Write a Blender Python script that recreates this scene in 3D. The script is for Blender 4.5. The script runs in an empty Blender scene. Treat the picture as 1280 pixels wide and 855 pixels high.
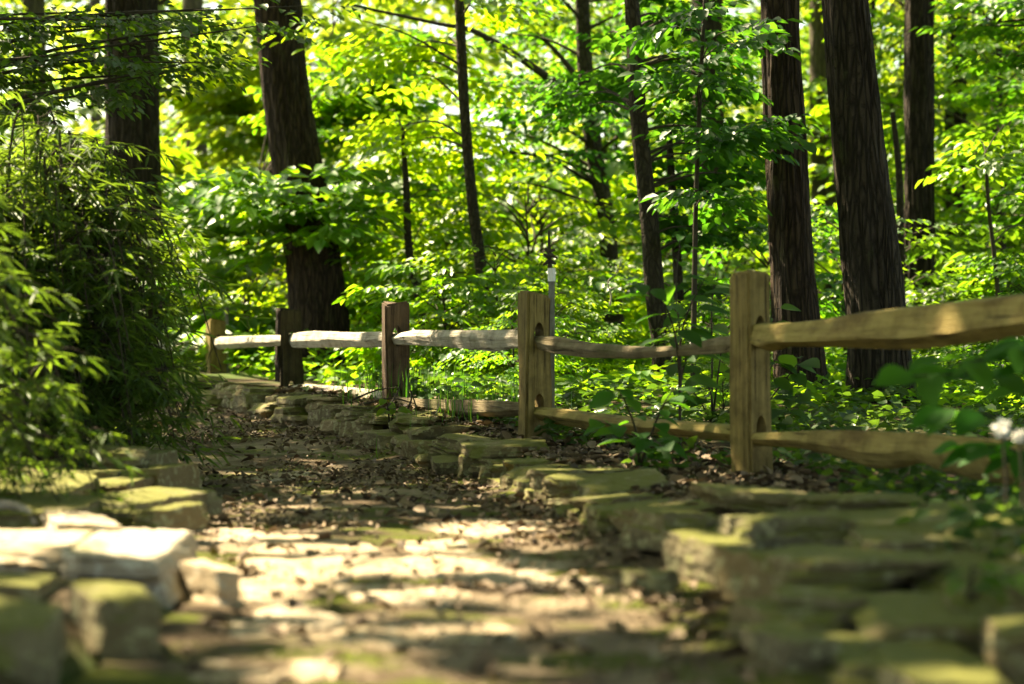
import bpy, bmesh, math, random
import numpy as np
from mathutils import Vector, Matrix, noise as mnoise

random.seed(7)
RNG = np.random.default_rng(11)
scene = bpy.context.scene
COL = scene.collection

# ------------------------------------------------------------------ camera
FPX = 2700.0            # focal length in pixels of a 1280 wide frame
EYE = 0.68
cam_d = bpy.data.cameras.new('camera')
cam_d.sensor_width = 36.0
cam_d.lens = FPX / 1280 * 36.0
cam_d.clip_start = 0.05
cam_d.clip_end = 1500
cam_d.dof.use_dof = True
cam_d.dof.focus_distance = 12.6
cam_d.dof.aperture_fstop = 2.05
cam_d.dof.aperture_blades = 0
cam = bpy.data.objects.new('camera', cam_d)
cam.location = (0, 0, EYE)
cam.rotation_euler = (math.radians(90) + 4.5 / FPX, 0, 0)
COL.objects.link(cam)
scene.camera = cam

# ------------------------------------------------------------------ light
SUN = Vector((-0.44, 0.37, 0.82)).normalized()       # towards the sun: high, behind and to the left
sun_el = math.asin(SUN.z)
world = bpy.data.worlds.new('World')
scene.world = world
world.use_nodes = True
wn = world.node_tree
sky = wn.nodes.new('ShaderNodeTexSky')
sky.sky_type = 'NISHITA'
sky.sun_disc = False
sky.sun_elevation = sun_el
sky.sun_rotation = math.atan2(SUN.x, SUN.y)
sky.air_density = 1.0
sky.dust_density = 1.5
bg = wn.nodes['Background']
bg.inputs[1].default_value = 0.092
wn.links.new(sky.outputs[0], bg.inputs[0])
sl = bpy.data.lights.new('sun', 'SUN')
sl.energy = 5.0
sl.angle = math.radians(0.53)
sl.color = (1.0, 0.94, 0.82)
so = bpy.data.objects.new('sun', sl)
so.rotation_euler = SUN.to_track_quat('Z', 'Y').to_euler()
so.location = (-8, 8, 30)
COL.objects.link(so)

vs = scene.view_settings
vs.view_transform = 'Standard'
vs.look = 'None'
vs.gamma = 1.0
vs.use_curve_mapping = False
vs.exposure = 2.45
vs.use_white_balance = True
vs.white_balance_temperature = 8700
vs.white_balance_tint = 10
scene.render.engine = 'CYCLES'
cy = scene.cycles
cy.max_bounces = 6
cy.diffuse_bounces = 4
cy.glossy_bounces = 2
cy.transmission_bounces = 4
cy.caustics_reflective = False
cy.caustics_refractive = False
cy.sample_clamp_indirect = 6.0
cy.use_denoising = True
try:
    cy.denoiser = 'OPENIMAGEDENOISE'
except Exception:
    pass

# ------------------------------------------------------------------ helpers
def P(px, py, d):
    """The point at distance d that the photograph shows at pixel (px, py)."""
    return Vector(((px - 640) / FPX * d, d, EYE - (py - 432) / FPX * d))

def tag(o, label=None, cat=None, group=None, kind=None):
    if label: o['label'] = label
    if cat: o['category'] = cat
    if group: o['group'] = group
    if kind: o['kind'] = kind
    return o

def empty(name, loc=(0, 0, 0), rz=0.0):
    o = bpy.data.objects.new(name, None)
    o.empty_display_size = 0.1
    o.location = loc
    o.rotation_euler = (0, 0, rz)
    COL.objects.link(o)
    return o

def link_mesh(name, me, mat, parent=None, loc=None):
    o = bpy.data.objects.new(name, me)
    if mat is not None and not me.materials:
        me.materials.append(mat)
    COL.objects.link(o)
    if parent is not None:
        o.parent = parent
    if loc is not None:
        o.location = loc
    return o

def np_mesh(name, V, F, smooth=False):
    """F: (n,4) or (n,3) int array."""
    V = np.asarray(V, dtype=np.float32)
    F = np.asarray(F, dtype=np.int32)
    me = bpy.data.meshes.new(name)
    k = F.shape[1]
    me.vertices.add(len(V)); me.vertices.foreach_set('co', V.ravel())
    me.loops.add(F.size); me.loops.foreach_set('vertex_index', F.ravel())
    me.polygons.add(len(F))
    me.polygons.foreach_set('loop_start', np.arange(0, F.size, k, dtype=np.int32))
    me.polygons.foreach_set('loop_total', np.full(len(F), k, dtype=np.int32))
    if smooth:
        me.polygons.foreach_set('use_smooth', np.ones(len(F), dtype=bool))
    me.update(calc_edges=True)
    me.validate()
    return me

class MB:
    """Collects tubes and strips into one mesh."""
    def __init__(s): s.V, s.F, s.n = [], [], 0
    def add(s, V, F):
        s.V.append(np.asarray(V, float)); s.F.append(np.asarray(F, int) + s.n); s.n += len(V)
    def tube(s, pts, rad, seg=8, cap=True, fn=None):
        pts = [Vector(p) for p in pts]
        n = len(pts)
        V = []
        prev = None
        for i, p in enumerate(pts):
            t = (pts[min(i + 1, n - 1)] - pts[max(i - 1, 0)]).normalized()
            a = prev if prev is not None else (Vector((1, 0, 0)) if abs(t.x) < .9 else Vector((0, 1, 0)))
            a = (a - t * a.dot(t)).normalized()
            prev = a
            b = t.cross(a)
            r = rad[i] if hasattr(rad, '__len__') else rad
            for k in range(seg):
                th = 2 * math.pi * k / seg
                rr = r * (fn(th, i, p) if fn else 1.0)
                V.append(p + a * (rr * math.cos(th)) + b * (rr * math.sin(th)))
        F = []
        for i in range(n - 1):
            for k in range(seg):
                k2 = (k + 1) % seg
                F.append((i * seg + k, i * seg + k2, (i + 1) * seg + k2, (i + 1) * seg + k))
        if cap:
            V.append(pts[-1]); c = len(V) - 1
            for k in range(seg):
                k2 = (k + 1) % seg
                F.append(((n - 1) * seg + k, (n - 1) * seg + k2, c, c))
        s.add([tuple(v) for v in V], F)
    def mesh(s, name, smooth=True):
        V = np.concatenate(s.V); F = np.concatenate(s.F)
        tri = F[:, 2] == F[:, 3]
        me = bpy.data.meshes.new(name)
        faces = [tuple(f[:3]) if t else tuple(f) for f, t in zip(F.tolist(), tri)]
        me.from_pydata(V.tolist(), [], faces)
        if smooth:
            me.polygons.foreach_set('use_smooth', np.ones(len(me.polygons), dtype=bool))
        me.update()
        return me

def catmull(ctrl, n):
    """Smooth curve through control points."""
    c = [Vector(p) for p in ctrl]
    c = [c[0] * 2 - c[1]] + c + [c[-1] * 2 - c[-2]]
    out = []
    m = len(c) - 3
    for i in range(n):
        u = i / (n - 1) * m
        k = min(int(u), m - 1)
        t = u - k
        p0, p1, p2, p3 = c[k:k + 4]
        out.append(0.5 * ((2 * p1) + (p2 - p0) * t + (2 * p0 - 5 * p1 + 4 * p2 - p3) * t * t + (3 * p1 - p0 - 3 * p2 + p3) * t ** 3))
    return out

def fbm(x, y, seed=0, octv=3):
    """cheap smooth noise of arrays, about -1..1"""
    r = np.random.default_rng(seed)
    out = np.zeros_like(np.asarray(x, float)); amp = 1.0; fr = 1.0; tot = 0
    for o in range(octv):
        for k in range(3):
            a = r.uniform(0, 2 * math.pi); ph = r.uniform(0, 6.28); f = fr * r.uniform(.7, 1.3)
            out += amp / 3 * 1.5 * np.sin(f * (np.cos(a) * x + np.sin(a) * y) + ph + 1.3 * np.sin(f * .6 * (np.sin(a) * x - np.cos(a) * y) + ph * 2))
        tot += amp; amp *= .5; fr *= 2.1
    return out / tot

# ------------------------------------------------------------------ materials
def new_mat(name):
    m = bpy.data.materials.new(name); m.use_nodes = True
    nt = m.node_tree; nt.nodes.clear()
    out = nt.nodes.new('ShaderNodeOutputMaterial')
    return m, nt, out

def N(nt, t, **kw):
    n = nt.nodes.new(t)
    for k, v in kw.items():
        if k.startswith('i_'):
            key = k[2:]
            n.inputs[int(key) if key.isdigit() else key].default_value = v
        else:
            setattr(n, k, v)
    return n

def ramp(nt, stops):
    n = nt.nodes.new('ShaderNodeValToRGB')
    el = n.color_ramp.elements
    while len(el) < len(stops): el.new(0.5)
    for e, (p, c) in zip(el, stops):
        e.position = p; e.color = (*c, 1) if len(c) == 3 else c
    return n

def coords(nt, scale=(1, 1, 1), kind='Object'):
    tc = nt.nodes.new('ShaderNodeTexCoord')
    mp = N(nt, 'ShaderNodeMapping'); mp.inputs['Scale'].default_value = scale
    nt.links.new(tc.outputs[kind], mp.inputs[0])
    return mp.outputs[0]

def mixc(nt, fac, a, b, mode='MIX'):
    n = nt.nodes.new('ShaderNodeMix'); n.data_type = 'RGBA'; n.blend_type = mode
    for s, v in ((0, fac), (6, a), (7, b)):
        if hasattr(v, 'is_linked') or hasattr(v, 'links'): nt.links.new(v, n.inputs[s])
        elif s == 0: n.inputs[0].default_value = v
        else: n.inputs[s].default_value = (*v, 1)
    return n.outputs[2]

def leaf_mat(name, front, trans, front2, trans2, gloss=0.07, rough=0.48, mix=0.5):
    m, nt, out = new_mat(name)
    L = nt.links.new
    geo = N(nt, 'ShaderNodeNewGeometry')
    oi = N(nt, 'ShaderNodeObjectInfo')
    cf = mixc(nt, geo.outputs['Random Per Island'], front, front2)
    ct = mixc(nt, geo.outputs['Random Per Island'], trans, trans2)
    hs = N(nt, 'ShaderNodeHueSaturation'); ht = N(nt, 'ShaderNodeHueSaturation')
    mr = N(nt, 'ShaderNodeMapRange'); mr.inputs[3].default_value = .8; mr.inputs[4].default_value = 1.2
    L(oi.outputs['Random'], mr.inputs[0])
    mh = N(nt, 'ShaderNodeMapRange'); mh.inputs[3].default_value = .482; mh.inputs[4].default_value = .525
    sc_ = N(nt, 'ShaderNodeMath', operation='FRACT'); m7 = N(nt, 'ShaderNodeMath', operation='MULTIPLY'); m7.inputs[1].default_value = 7.31
    L(oi.outputs['Random'], m7.inputs[0]); L(m7.outputs[0], sc_.inputs[0]); L(sc_.outputs[0], mh.inputs[0])
    for h in (hs, ht): L(mh.outputs[0], h.inputs['Hue'])
    for h, c in ((hs, cf), (ht, ct)):
        L(c, h.inputs['Color']); L(mr.outputs[0], h.inputs['Value'])
    d = N(nt, 'ShaderNodeBsdfDiffuse'); t = N(nt, 'ShaderNodeBsdfTranslucent'); g = N(nt, 'ShaderNodeBsdfGlossy')
    g.inputs['Roughness'].default_value = rough
    g.inputs['Color'].default_value = (.9, .95, .9, 1)
    L(hs.outputs[0], d.inputs[0]); L(ht.outputs[0], t.inputs[0])
    a = N(nt, 'ShaderNodeMixShader'); a.inputs[0].default_value = mix
    L(d.outputs[0], a.inputs[1]); L(t.outputs[0], a.inputs[2])
    lw = N(nt, 'ShaderNodeLayerWeight'); lw.inputs[0].default_value = .35
    mm = N(nt, 'ShaderNodeMath', operation='MULTIPLY_ADD'); mm.inputs[1].default_value = .06; mm.inputs[2].default_value = gloss * .12
    L(lw.outputs['Fresnel'], mm.inputs[0])
    b = N(nt, 'ShaderNodeMixShader')
    L(mm.outputs[0], b.inputs[0]); L(a.outputs[0], b.inputs[1]); L(g.outputs[0], b.inputs[2])
    L(b.outputs[0], out.inputs[0])
    return m

def rough_mat(name, color_out_fn, bump_fn=None, rough=0.85, bump=0.3, dist=0.02, spec=0.3):
    m, nt, out = new_mat(name)
    p = N(nt, 'ShaderNodeBsdfPrincipled')
    p.inputs['Roughness'].default_value = rough
    p.inputs['Specular IOR Level'].default_value = spec
    nt.links.new(color_out_fn(nt), p.inputs['Base Color'])
    if bump_fn:
        b = N(nt, 'ShaderNodeBump'); b.inputs['Strength'].default_value = bump; b.inputs['Distance'].default_value = dist
        nt.links.new(bump_fn(nt), b.inputs['Height']); nt.links.new(b.outputs[0], p.inputs['Normal'])
    nt.links.new(p.outputs[0], out.inputs[0])
    return m

def noise_tex(nt, vec, scale, detail=5, rough=.6):
    n = N(nt, 'ShaderNodeTexNoise'); n.inputs['Scale'].default_value = scale
    n.inputs['Detail'].default_value = detail; n.inputs['Roughness'].default_value = rough
    nt.links.new(vec, n.inputs['Vector'])
    return n.outputs[0]

def stone_color(base, dark, lichen, moss, mossamt):
    def f(nt):
        L = nt.links.new
        oi0 = N(nt, 'ShaderNodeObjectInfo')
        mv = N(nt, 'ShaderNodeVectorMath', operation='MULTIPLY_ADD'); mv.inputs[1].default_value = (37, 23, 51)
        L(oi0.outputs['Random'], mv.inputs[0]); L(coords(nt, kind='Object'), mv.inputs[2])
        v = mv.outputs[0]
        r1 = ramp(nt, [(.3, dark), (.7, base)]); L(noise_tex(nt, v, 9, 6), r1.inputs[0])
        geo = N(nt, 'ShaderNodeNewGeometry')
        oi = N(nt, 'ShaderNodeObjectInfo')
        c = mixc(nt, oi.outputs['Random'], r1.outputs[0], (base[0] * .8, base[1] * .72, base[2] * .6), 'MIX')
        lr = ramp(nt, [(.55, (0, 0, 0)), (.60, (1, 1, 1))]); L(noise_tex(nt, v, 22, 4), lr.inputs[0])
        c = mixc(nt, lr.outputs[0], c, lichen)
        sx = N(nt, 'ShaderNodeSeparateXYZ'); L(geo.outputs['Normal'], sx.inputs[0])
        ad = N(nt, 'ShaderNodeMath', operation='MULTIPLY_ADD'); ad.inputs[1].default_value = .28
        L(sx.outputs[2], ad.inputs[0])
        L(noise_tex(nt, v, 4, 6, .68), ad.inputs[2])
        mr = ramp(nt, [(mossamt, (0, 0, 0)), (mossamt + .14, (1, 1, 1))]); L(ad.outputs[0], mr.inputs[0])
        return mixc(nt, mr.outputs[0], c, moss)
    return f

def stone_bump(nt):
    v = coords(nt, scale=(1, 1, 2.2))
    a = noise_tex(nt, v, 14, 8, .68)
    return a

M = {}
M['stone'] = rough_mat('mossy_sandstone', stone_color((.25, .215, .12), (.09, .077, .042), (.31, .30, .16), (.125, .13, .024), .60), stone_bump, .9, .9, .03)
M['stone_lit'] = rough_mat('sunlit_sandstone', stone_color((.42, .37, .28), (.24, .20, .14), (.46, .43, .34), (.10, .115, .03), .82), stone_bump, .9, .7, .02)  # lighter copy of the sandstone, sunlight put into its colour
M['flag'] = rough_mat('flagstone', stone_color((.36, .30, .21), (.20, .16, .105), (.38, .33, .24), (.11, .12, .03), .84), stone_bump, .9, .6, .015)

def bark_mat(name, light, dark, sx=1.0, scale=26, zs=.13):
    def parts(nt):
        v = coords(nt, scale=(sx, sx, zs))
        ws = []
        w = N(nt, 'ShaderNodeTexNoise'); w.inputs['Scale'].default_value = 7; w.inputs['Detail'].default_value = 4; nt.links.new(v, w.inputs['Vector'])
        ad = N(nt, 'ShaderNodeVectorMath', operation='MULTIPLY_ADD'); ad.inputs[1].default_value = (.13, .13, .05)
        nt.links.new(w.outputs['Color'], ad.inputs[0]); nt.links.new(v, ad.inputs[2])
        vo = N(nt, 'ShaderNodeTexVoronoi', feature='DISTANCE_TO_EDGE'); vo.inputs['Scale'].default_value = scale
        nt.links.new(ad.outputs[0], vo.inputs['Vector'])
        r = ramp(nt, [(0, (0, 0, 0)), (.22, (1, 1, 1))]); nt.links.new(vo.outputs[0], r.inputs[0])
        # horizontal breaks between plates
        v2 = coords(nt, scale=(sx * 12, sx * 12, 14))
        nb = ramp(nt, [(.36, (.25, .25, .25)), (.46, (1, 1, 1))]); nt.links.new(noise_tex(nt, v2, 1.0, 4, .7), nb.inputs[0])
        return v, mixc(nt, .75, r.outputs[0], nb.outputs[0], 'MULTIPLY')
    def col(nt):
        v, e = parts(nt)
        r = ramp(nt, [(.3, tuple(c * .6 for c in light)), (.7, light)]); nt.links.new(noise_tex(nt, v, 40, 6), r.inputs[0])
        c = mixc(nt, e, dark, r.outputs[0])
        li = ramp(nt, [(.60, (0, 0, 0)), (.72, (1, 1, 1))]); nt.links.new(noise_tex(nt, coords(nt, scale=(3, 3, 1.2)), 1.6, 7, .7), li.inputs[0])
        return mixc(nt, li.outputs[0], c, (light[0] * .9, light[1] * 1.25, light[2] * .8))
    def bmp(nt):
        v, e = parts(nt)
        a = N(nt, 'ShaderNodeMath', operation='MULTIPLY_ADD'); a.inputs[1].default_value = .4
        nt.links.new(noise_tex(nt, coords(nt, scale=(40, 40, 12)), 1.5), a.inputs[0]); nt.links.new(e, a.inputs[2])
        return a.outputs[0]
    return rough_mat(name, col, bmp, .92, 1.0, .02, .2)

M['bark'] = bark_mat('furrowed_bark', (.062, .047, .032), (.016, .012, .008))
M['bark_red'] = bark_mat('brown_bark', (.078, .052, .033), (.02, .013, .009), 1.15)
M['bark_pale'] = bark_mat('pale_bark', (.15, .125, .08), (.06, .05, .035), 1.0, 20)
M['bark_smooth'] = bark_mat('sapling_bark', (.075, .062, .04), (.035, .028, .018), 1.0, 30, .3)

def ramp_noise(nt, a, b, sc, scale=(1, 1, 1), lo=.35, hi=.65):
    v = coords(nt, scale=scale)
    r = ramp(nt, [(lo, a), (hi, b)]); nt.links.new(noise_tex(nt, v, sc, 7, .65), r.inputs[0])
    return r.outputs[0]
M['twig'] = rough_mat('twig_bark', lambda nt: ramp_noise(nt, (.03, .024, .016), (.06, .048, .03), 30), None, .9)
M['dead'] = rough_mat('bleached_twig', lambda nt: ramp_noise(nt, (.22, .18, .14), (.4, .35, .29), 20), None, .9)

def wood_mat(name, a, b, stain, axis=0, stain_at=.6):
    sc = [26, 26, 26]; sc[axis] = 1.4
    def col(nt):
        base = ramp_noise(nt, a, b, 1.6, tuple(sc))
        st = ramp(nt, [(stain_at, (0, 0, 0)), (stain_at + .16, (1, 1, 1))])
        s2 = [4, 4, 4]; s2[axis] = 1.2
        nt.links.new(noise_tex(nt, coords(nt, scale=tuple(s2)), 1.3, 6), st.inputs[0])
        fine = [60, 60, 60]; fine[axis] = 2.0
        ck = ramp(nt, [(.36, (.16, .13, .11)), (.43, (1, 1, 1))]); nt.links.new(noise_tex(nt, coords(nt, scale=tuple(fine)), .8, 4, .7), ck.inputs[0])
        c = mixc(nt, st.outputs[0], base, stain)
        dirt = ramp(nt, [(.38, (.45, .42, .38)), (.55, (1, 1, 1))]); nt.links.new(noise_tex(nt, coords(nt, scale=(7, 7, 7)), 1.0, 7, .7), dirt.inputs[0])
        c = mixc(nt, .7, c, dirt.outputs[0], 'MULTIPLY')
        return mixc(nt, .85, c, ck.outputs[0], 'MULTIPLY')
    def bmp(nt):
        return noise_tex(nt, coords(nt, scale=tuple(c * 1.3 for c in sc)), 1.6, 7, .7)
    return rough_mat(name, col, bmp, .85, 1.0, .018, .25)

M['post'] = wood_mat('weathered_post_wood', (.20, .148, .050), (.34, .25, .088), (.14, .12, .030), 2, .57)
M['post_dark'] = wood_mat('dark_post_wood', (.085, .055, .032), (.15, .10, .058), (.05, .042, .02), 2, .55)
M['post_rot'] = wood_mat('rotten_post_wood', (.04, .034, .018), (.08, .066, .033), (.07, .08, .025), 2, .6)
M['rail'] = wood_mat('olive_rail_wood', (.26, .195, .058), (.42, .33, .112), (.18, .11, .040), 0, .60)
M['rail_grey'] = wood_mat('bleached_rail_wood', (.36, .32, .24), (.52, .48, .38), (.28, .27, .16), 0, .68)
M['rail_brown'] = wood_mat('mossy_rail_wood', (.17, .13, .065), (.29, .235, .14), (.10, .10, .03), 0, .56)
M['metal'] = rough_mat('galvanised_metal', lambda nt: ramp_noise(nt, (.10, .10, .075), (.24, .24, .19), 14, (3, 3, 1)), None, .5)

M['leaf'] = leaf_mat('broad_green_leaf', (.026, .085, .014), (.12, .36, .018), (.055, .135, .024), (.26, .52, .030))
M['leaf_lit'] = leaf_mat('lit_green_leaf', (.038, .115, .016), (.22, .50, .022), (.080, .16, .024), (.46, .66, .035))  # brighter, yellower leaf copy with sunlight put into the colour
M['leaf_far'] = leaf_mat('far_green_leaf', (.05, .13, .02), (.30, .58, .04), (.10, .17, .03), (.62, .76, .06), .05)  # brightest leaf copy, the sunlit glow of the far woods in its colour
M['leaf_shade'] = leaf_mat('shaded_green_leaf', (.018, .062, .014), (.08, .25, .015), (.035, .09, .022), (.16, .34, .022), .09)  # darker leaf copy with shade put into the colour
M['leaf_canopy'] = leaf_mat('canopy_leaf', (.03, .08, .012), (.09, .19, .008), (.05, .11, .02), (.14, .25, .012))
M['bamboo'] = leaf_mat('bamboo_leaf', (.036, .095, .022), (.13, .30, .02), (.07, .14, .04), (.24, .42, .04), .16, .4)
M['ivy'] = leaf_mat('ground_cover_leaf', (.022, .070, .022), (.06, .18, .015), (.05, .105, .035), (.12, .26, .022), .16, .28)
M['white'] = rough_mat('plain_white', lambda nt: ramp_noise(nt, (.75, .74, .68), (.82, .82, .78), 8), None, .6)

def litter_mat():
    m, nt, out = new_mat('dry_leaf_litter')
    geo = N(nt, 'ShaderNodeNewGeometry')
    r = ramp(nt, [(0, (.045, .028, .016)), (.35, (.12, .075, .038)), (.6, (.17, .115, .06)), (.88, (.24, .17, .10)), (1, (.34, .26, .15))])
    nt.links.new(geo.outputs['Random Per Island'], r.inputs[0])
    p = N(nt, 'ShaderNodeBsdfPrincipled'); p.inputs['Roughness'].default_value = .75
    nt.links.new(r.outputs[0], p.inputs['Base Color']); nt.links.new(p.outputs[0], out.inputs[0])
    return m
M['litter'] = litter_mat()

def path_color(nt):
    L = nt.links.new
    v = coords(nt)
    r = ramp(nt, [(.3, (.055, .036, .021)), (.55, (.12, .085, .05)), (.75, (.20, .155, .10))])
    L(noise_tex(nt, v, 26, 8, .7), r.inputs[0])
    # dusty, worn clay in the middle
    d = ramp(nt, [(.46, (0, 0, 0)), (.60, (1, 1, 1))]); L(noise_tex(nt, coords(nt, scale=(1, .8, 1)), 1.7, 5), d.inputs[0])
    c = mixc(nt, d.outputs[0], r.outputs[0], (.30, .235, .155))
    mo = ramp(nt, [(.50, (0, 0, 0)), (.58, (1, 1, 1))])
    mp = N(nt, 'ShaderNodeVectorMath', operation='ADD'); mp.inputs[1].default_value = (3.7, 1.3, 0); L(v, mp.inputs[0])
    L(noise_tex(nt, mp.outputs[0], 2.3, 8, .66), mo.inputs[0])
    g = ramp(nt, [(.3, (.055, .075, .008)), (.7, (.13, .15, .018))]); L(noise_tex(nt, v, 60, 4), g.inputs[0])
    return mixc(nt, mo.outputs[0], c, g.outputs[0])
M['path'] = rough_mat('trodden_path', path_color, lambda nt: noise_tex(nt, coords(nt), 42, 9, .75), .95, .9, .03, .15)
def soil_color(nt):
    c = ramp_noise(nt, (.035, .026, .015), (.11, .08, .045), 7)
    g = ramp(nt, [(.45, (0, 0, 0)), (.6, (1, 1, 1))]); nt.links.new(noise_tex(nt, coords(nt), .9, 6), g.inputs[0])
    return mixc(nt, g.outputs[0], c, (.05, .085, .016))
M['soil'] = rough_mat('forest_soil', soil_color, lambda nt: noise_tex(nt, coords(nt), 30, 8, .7), .95, .8, .03, .15)

# ------------------------------------------------------------------ ground
YE = np.array([-40, 0, 3, 4.3, 6, 6.9, 8.57, 10.6, 12.5, 14.1, 15.3, 16.6, 18.5, 21, 24, 28, 34, 60])
XR = np.array([.9, .75, .62, .55, .57, .44, .19, -.16, -.72, -1.25, -1.76, -2.27, -3.1, -4.2, -5.7, -8.0, -12, -34])
YL = np.array([-40, 0, 4.4, 5.4, 7.2, 9.6, 13, 16, 18.5, 21, 24, 28, 34, 60])
XL = np.array([-1.0, -.9, -.74, -.72, -1.10, -1.53, -2.1, -3.4, -4.6, -6.0, -7.8, -10.5, -15, -38])
def xr(y): return np.interp(y, YE, XR)
def xl(y): return np.interp(y, YL, XL)
def zpath(y): return np.interp(y, [-10, 11, 12.6, 14.1, 15.3, 16.6, 22, 40, 70], [.0, .0, .05, .12, .16, .19, .28, .45, .6])
def sstep(a, b, x):
    t = np.clip((x - a) / (b - a), 0, 1); return t * t * (3 - 2 * t)
def ground(x, y):
    x = np.asarray(x, float); y = np.asarray(y, float)
    zp = zpath(y) - .03
    bank_r = np.interp(y, [-10, 3.6, 4.4, 5.2, 6, 9, 10.8, 12.2, 14, 17, 20, 23, 40, 80], [.0, .0, .03, .08, .10, .11, .14, .22, .31, .37, .42, .45, .6, 1.0])
    bank_r = bank_r + .05 * fbm(x * .7, y * .7, 3) * sstep(.5, 2, x - xr(y)) - .10 * sstep(1.2, 4, x - .0) * sstep(20, 12, y)
    bank_l = np.interp(y, [-10, 5, 9, 14, 20, 40, 80], [.07, .07, .09, .16, .2, .4, 1.0]) + .05 * fbm(x * .6, y * .6, 5)
    so_ = np.interp(y, [5.2, 7.2], [.35, 0])
    z = zp + (bank_r - zp) * sstep(.06, .30, x - xr(y) - so_) + (bank_l - zp) * sstep(.04, .28, xl(y) - x)
    r = np.hypot(x, y)
    z = z + 14 * sstep(70, 260, r) + .4 * fbm(x * .12, y * .12, 8) * sstep(20, 40, r)
    return z
def gz(x, y): return float(ground(x, y))

def grid_mesh(name, xs, ys, fn):
    X, Y = np.meshgrid(xs, ys)
    Z = fn(X, Y)
    V = np.stack([X, Y, Z], -1).reshape(-1, 3)
    nx, ny = len(xs), len(ys)
    i = np.arange(nx - 1)[None, :] + np.arange(ny - 1)[:, None] * nx
    F = np.stack([i, i + 1, i + nx + 1, i + nx], -1).reshape(-1, 4)
    return np_mesh(name, V, F, True)
xs = np.concatenate([-np.geomspace(400, 6.2, 40), np.linspace(-6, 4, 180), np.geomspace(4.2, 400, 44)])
ys = np.concatenate([-np.geomspace(200, 2.2, 20), np.linspace(-2, 30, 300), np.geomspace(30.5, 500, 50)])
o = link_mesh('forest_floor', grid_mesh('forest_floor', xs, ys, ground), M['soil'])
tag(o, kind='structure')

# path: a strip between the two walls, finely bumped
def path_mesh():
    ny, nx = 620, 70
    yy = np.concatenate([np.linspace(-3, 3.2, 40), np.linspace(3.25, 20, 460), np.linspace(20.2, 40, 120)])
    t = np.linspace(-.08, 1.10, nx)
    Y = np.repeat(yy[:, None], nx, 1)
    X = xl(Y) + (xr(Y) - xl(Y)) * t[None, :]
    Z = zpath(Y) + .004 + .010 * fbm(X * 6, Y * 6, 21, 4) + .016 * fbm(X * 1.7, Y * 1.7, 22, 2) - .0 * X
    edge = np.minimum(t, 1 - t)[None, :]
    Z = Z + .02 * sstep(.12, -.05, edge)
    V = np.stack([X, Y, Z], -1).reshape(-1, 3)
    n = len(yy)
    i = np.arange(nx - 1)[None, :] + np.arange(n - 1)[:, None] * nx
    F = np.stack([i, i + 1, i + nx + 1, i + nx], -1).reshape(-1, 4)
    return np_mesh('path', V, F, True)
o = link_mesh('path', path_mesh(), M['path'])
tag(o, kind='structure')

# ------------------------------------------------------------------ stones
def stone_mesh(L, D, H, seed, rnd=.035, amp=.075, cuts=13, facets=9):
    """irregular split block with flat facets, origin at the middle of its underside"""
    bm = bmesh.new()
    bmesh.ops.create_cube(bm, size=2.0)
    bmesh.ops.subdivide_edges(bm, edges=bm.edges[:], cuts=cuts, use_grid_fill=True)
    off = Vector((seed * 3.17 % 91, seed * 7.31 % 83, seed * 1.93 % 71))
    dims = Vector((L / 2, D / 2, H / 2))
    rs = random.Random(seed)
    planes = []
    for k in range(facets):
        th = rs.uniform(0, 6.283); tz = rs.uniform(-.35, .55)
        n = Vector((math.cos(th), math.sin(th), tz)).normalized()
        sup = abs(n.x) + abs(n.y) + abs(n.z)
        planes.append((n, sup * rs.uniform(.66, .93)))
    for k in range(2):
        n = Vector((rs.uniform(-.22, .22), rs.uniform(-.22, .22), 1)).normalized()
        planes.append((n, (abs(n.x) + abs(n.y) + abs(n.z)) * rs.uniform(.72, .95)))
    ledge = rs.uniform(-.3, .4); step = rs.uniform(.03, .14) * rs.choice([-1, 1])
    for v in bm.verts:
        p = v.co.copy()
        q = Vector((max(-1 + rnd, min(1 - rnd, p.x)), max(-1 + rnd, min(1 - rnd, p.y)), max(-1 + rnd, min(1 - rnd, p.z))))
        d = p - q
        if d.length > 1e-6: p = q + d.normalized() * rnd
        for n, dd in planes:
            e = p.dot(n) - dd
            if e > 0: p = p - n * e
        # bedding: the upper layer stands a little back or proud of the lower one
        w = Vector((p.x * L, p.y * D, p.z * H)); sz = max(L, D, H)
        zz = p.z + .25 * mnoise.noise(w / sz * 2.5 + off)
        k = 1 - step * (1 if zz > ledge else 0) - .05 * mnoise.noise(Vector((off.x, zz * 5.0, off.z)))
        nv = mnoise.noise_vector(w / sz * 2.2 + off) * amp
        fv = mnoise.noise_vector(w / .05 + off) * .006 + mnoise.noise_vector(w / .02 + off) * .003
        r = Vector((p.x * dims.x * k, p.y * dims.y * k, p.z * dims.z))
        r += Vector((nv.x * dims.x, nv.y * dims.y, nv.z * dims.z)) + fv
        r.z += dims.z
        v.co = r
    me = bpy.data.meshes.new('stone')
    bm.to_mesh(me); bm.free()
    me.polygons.foreach_set('use_smooth', np.ones(len(me.polygons), dtype=bool))
    me.set_sharp_from_angle(angle=math.radians(32))
    return me

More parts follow.
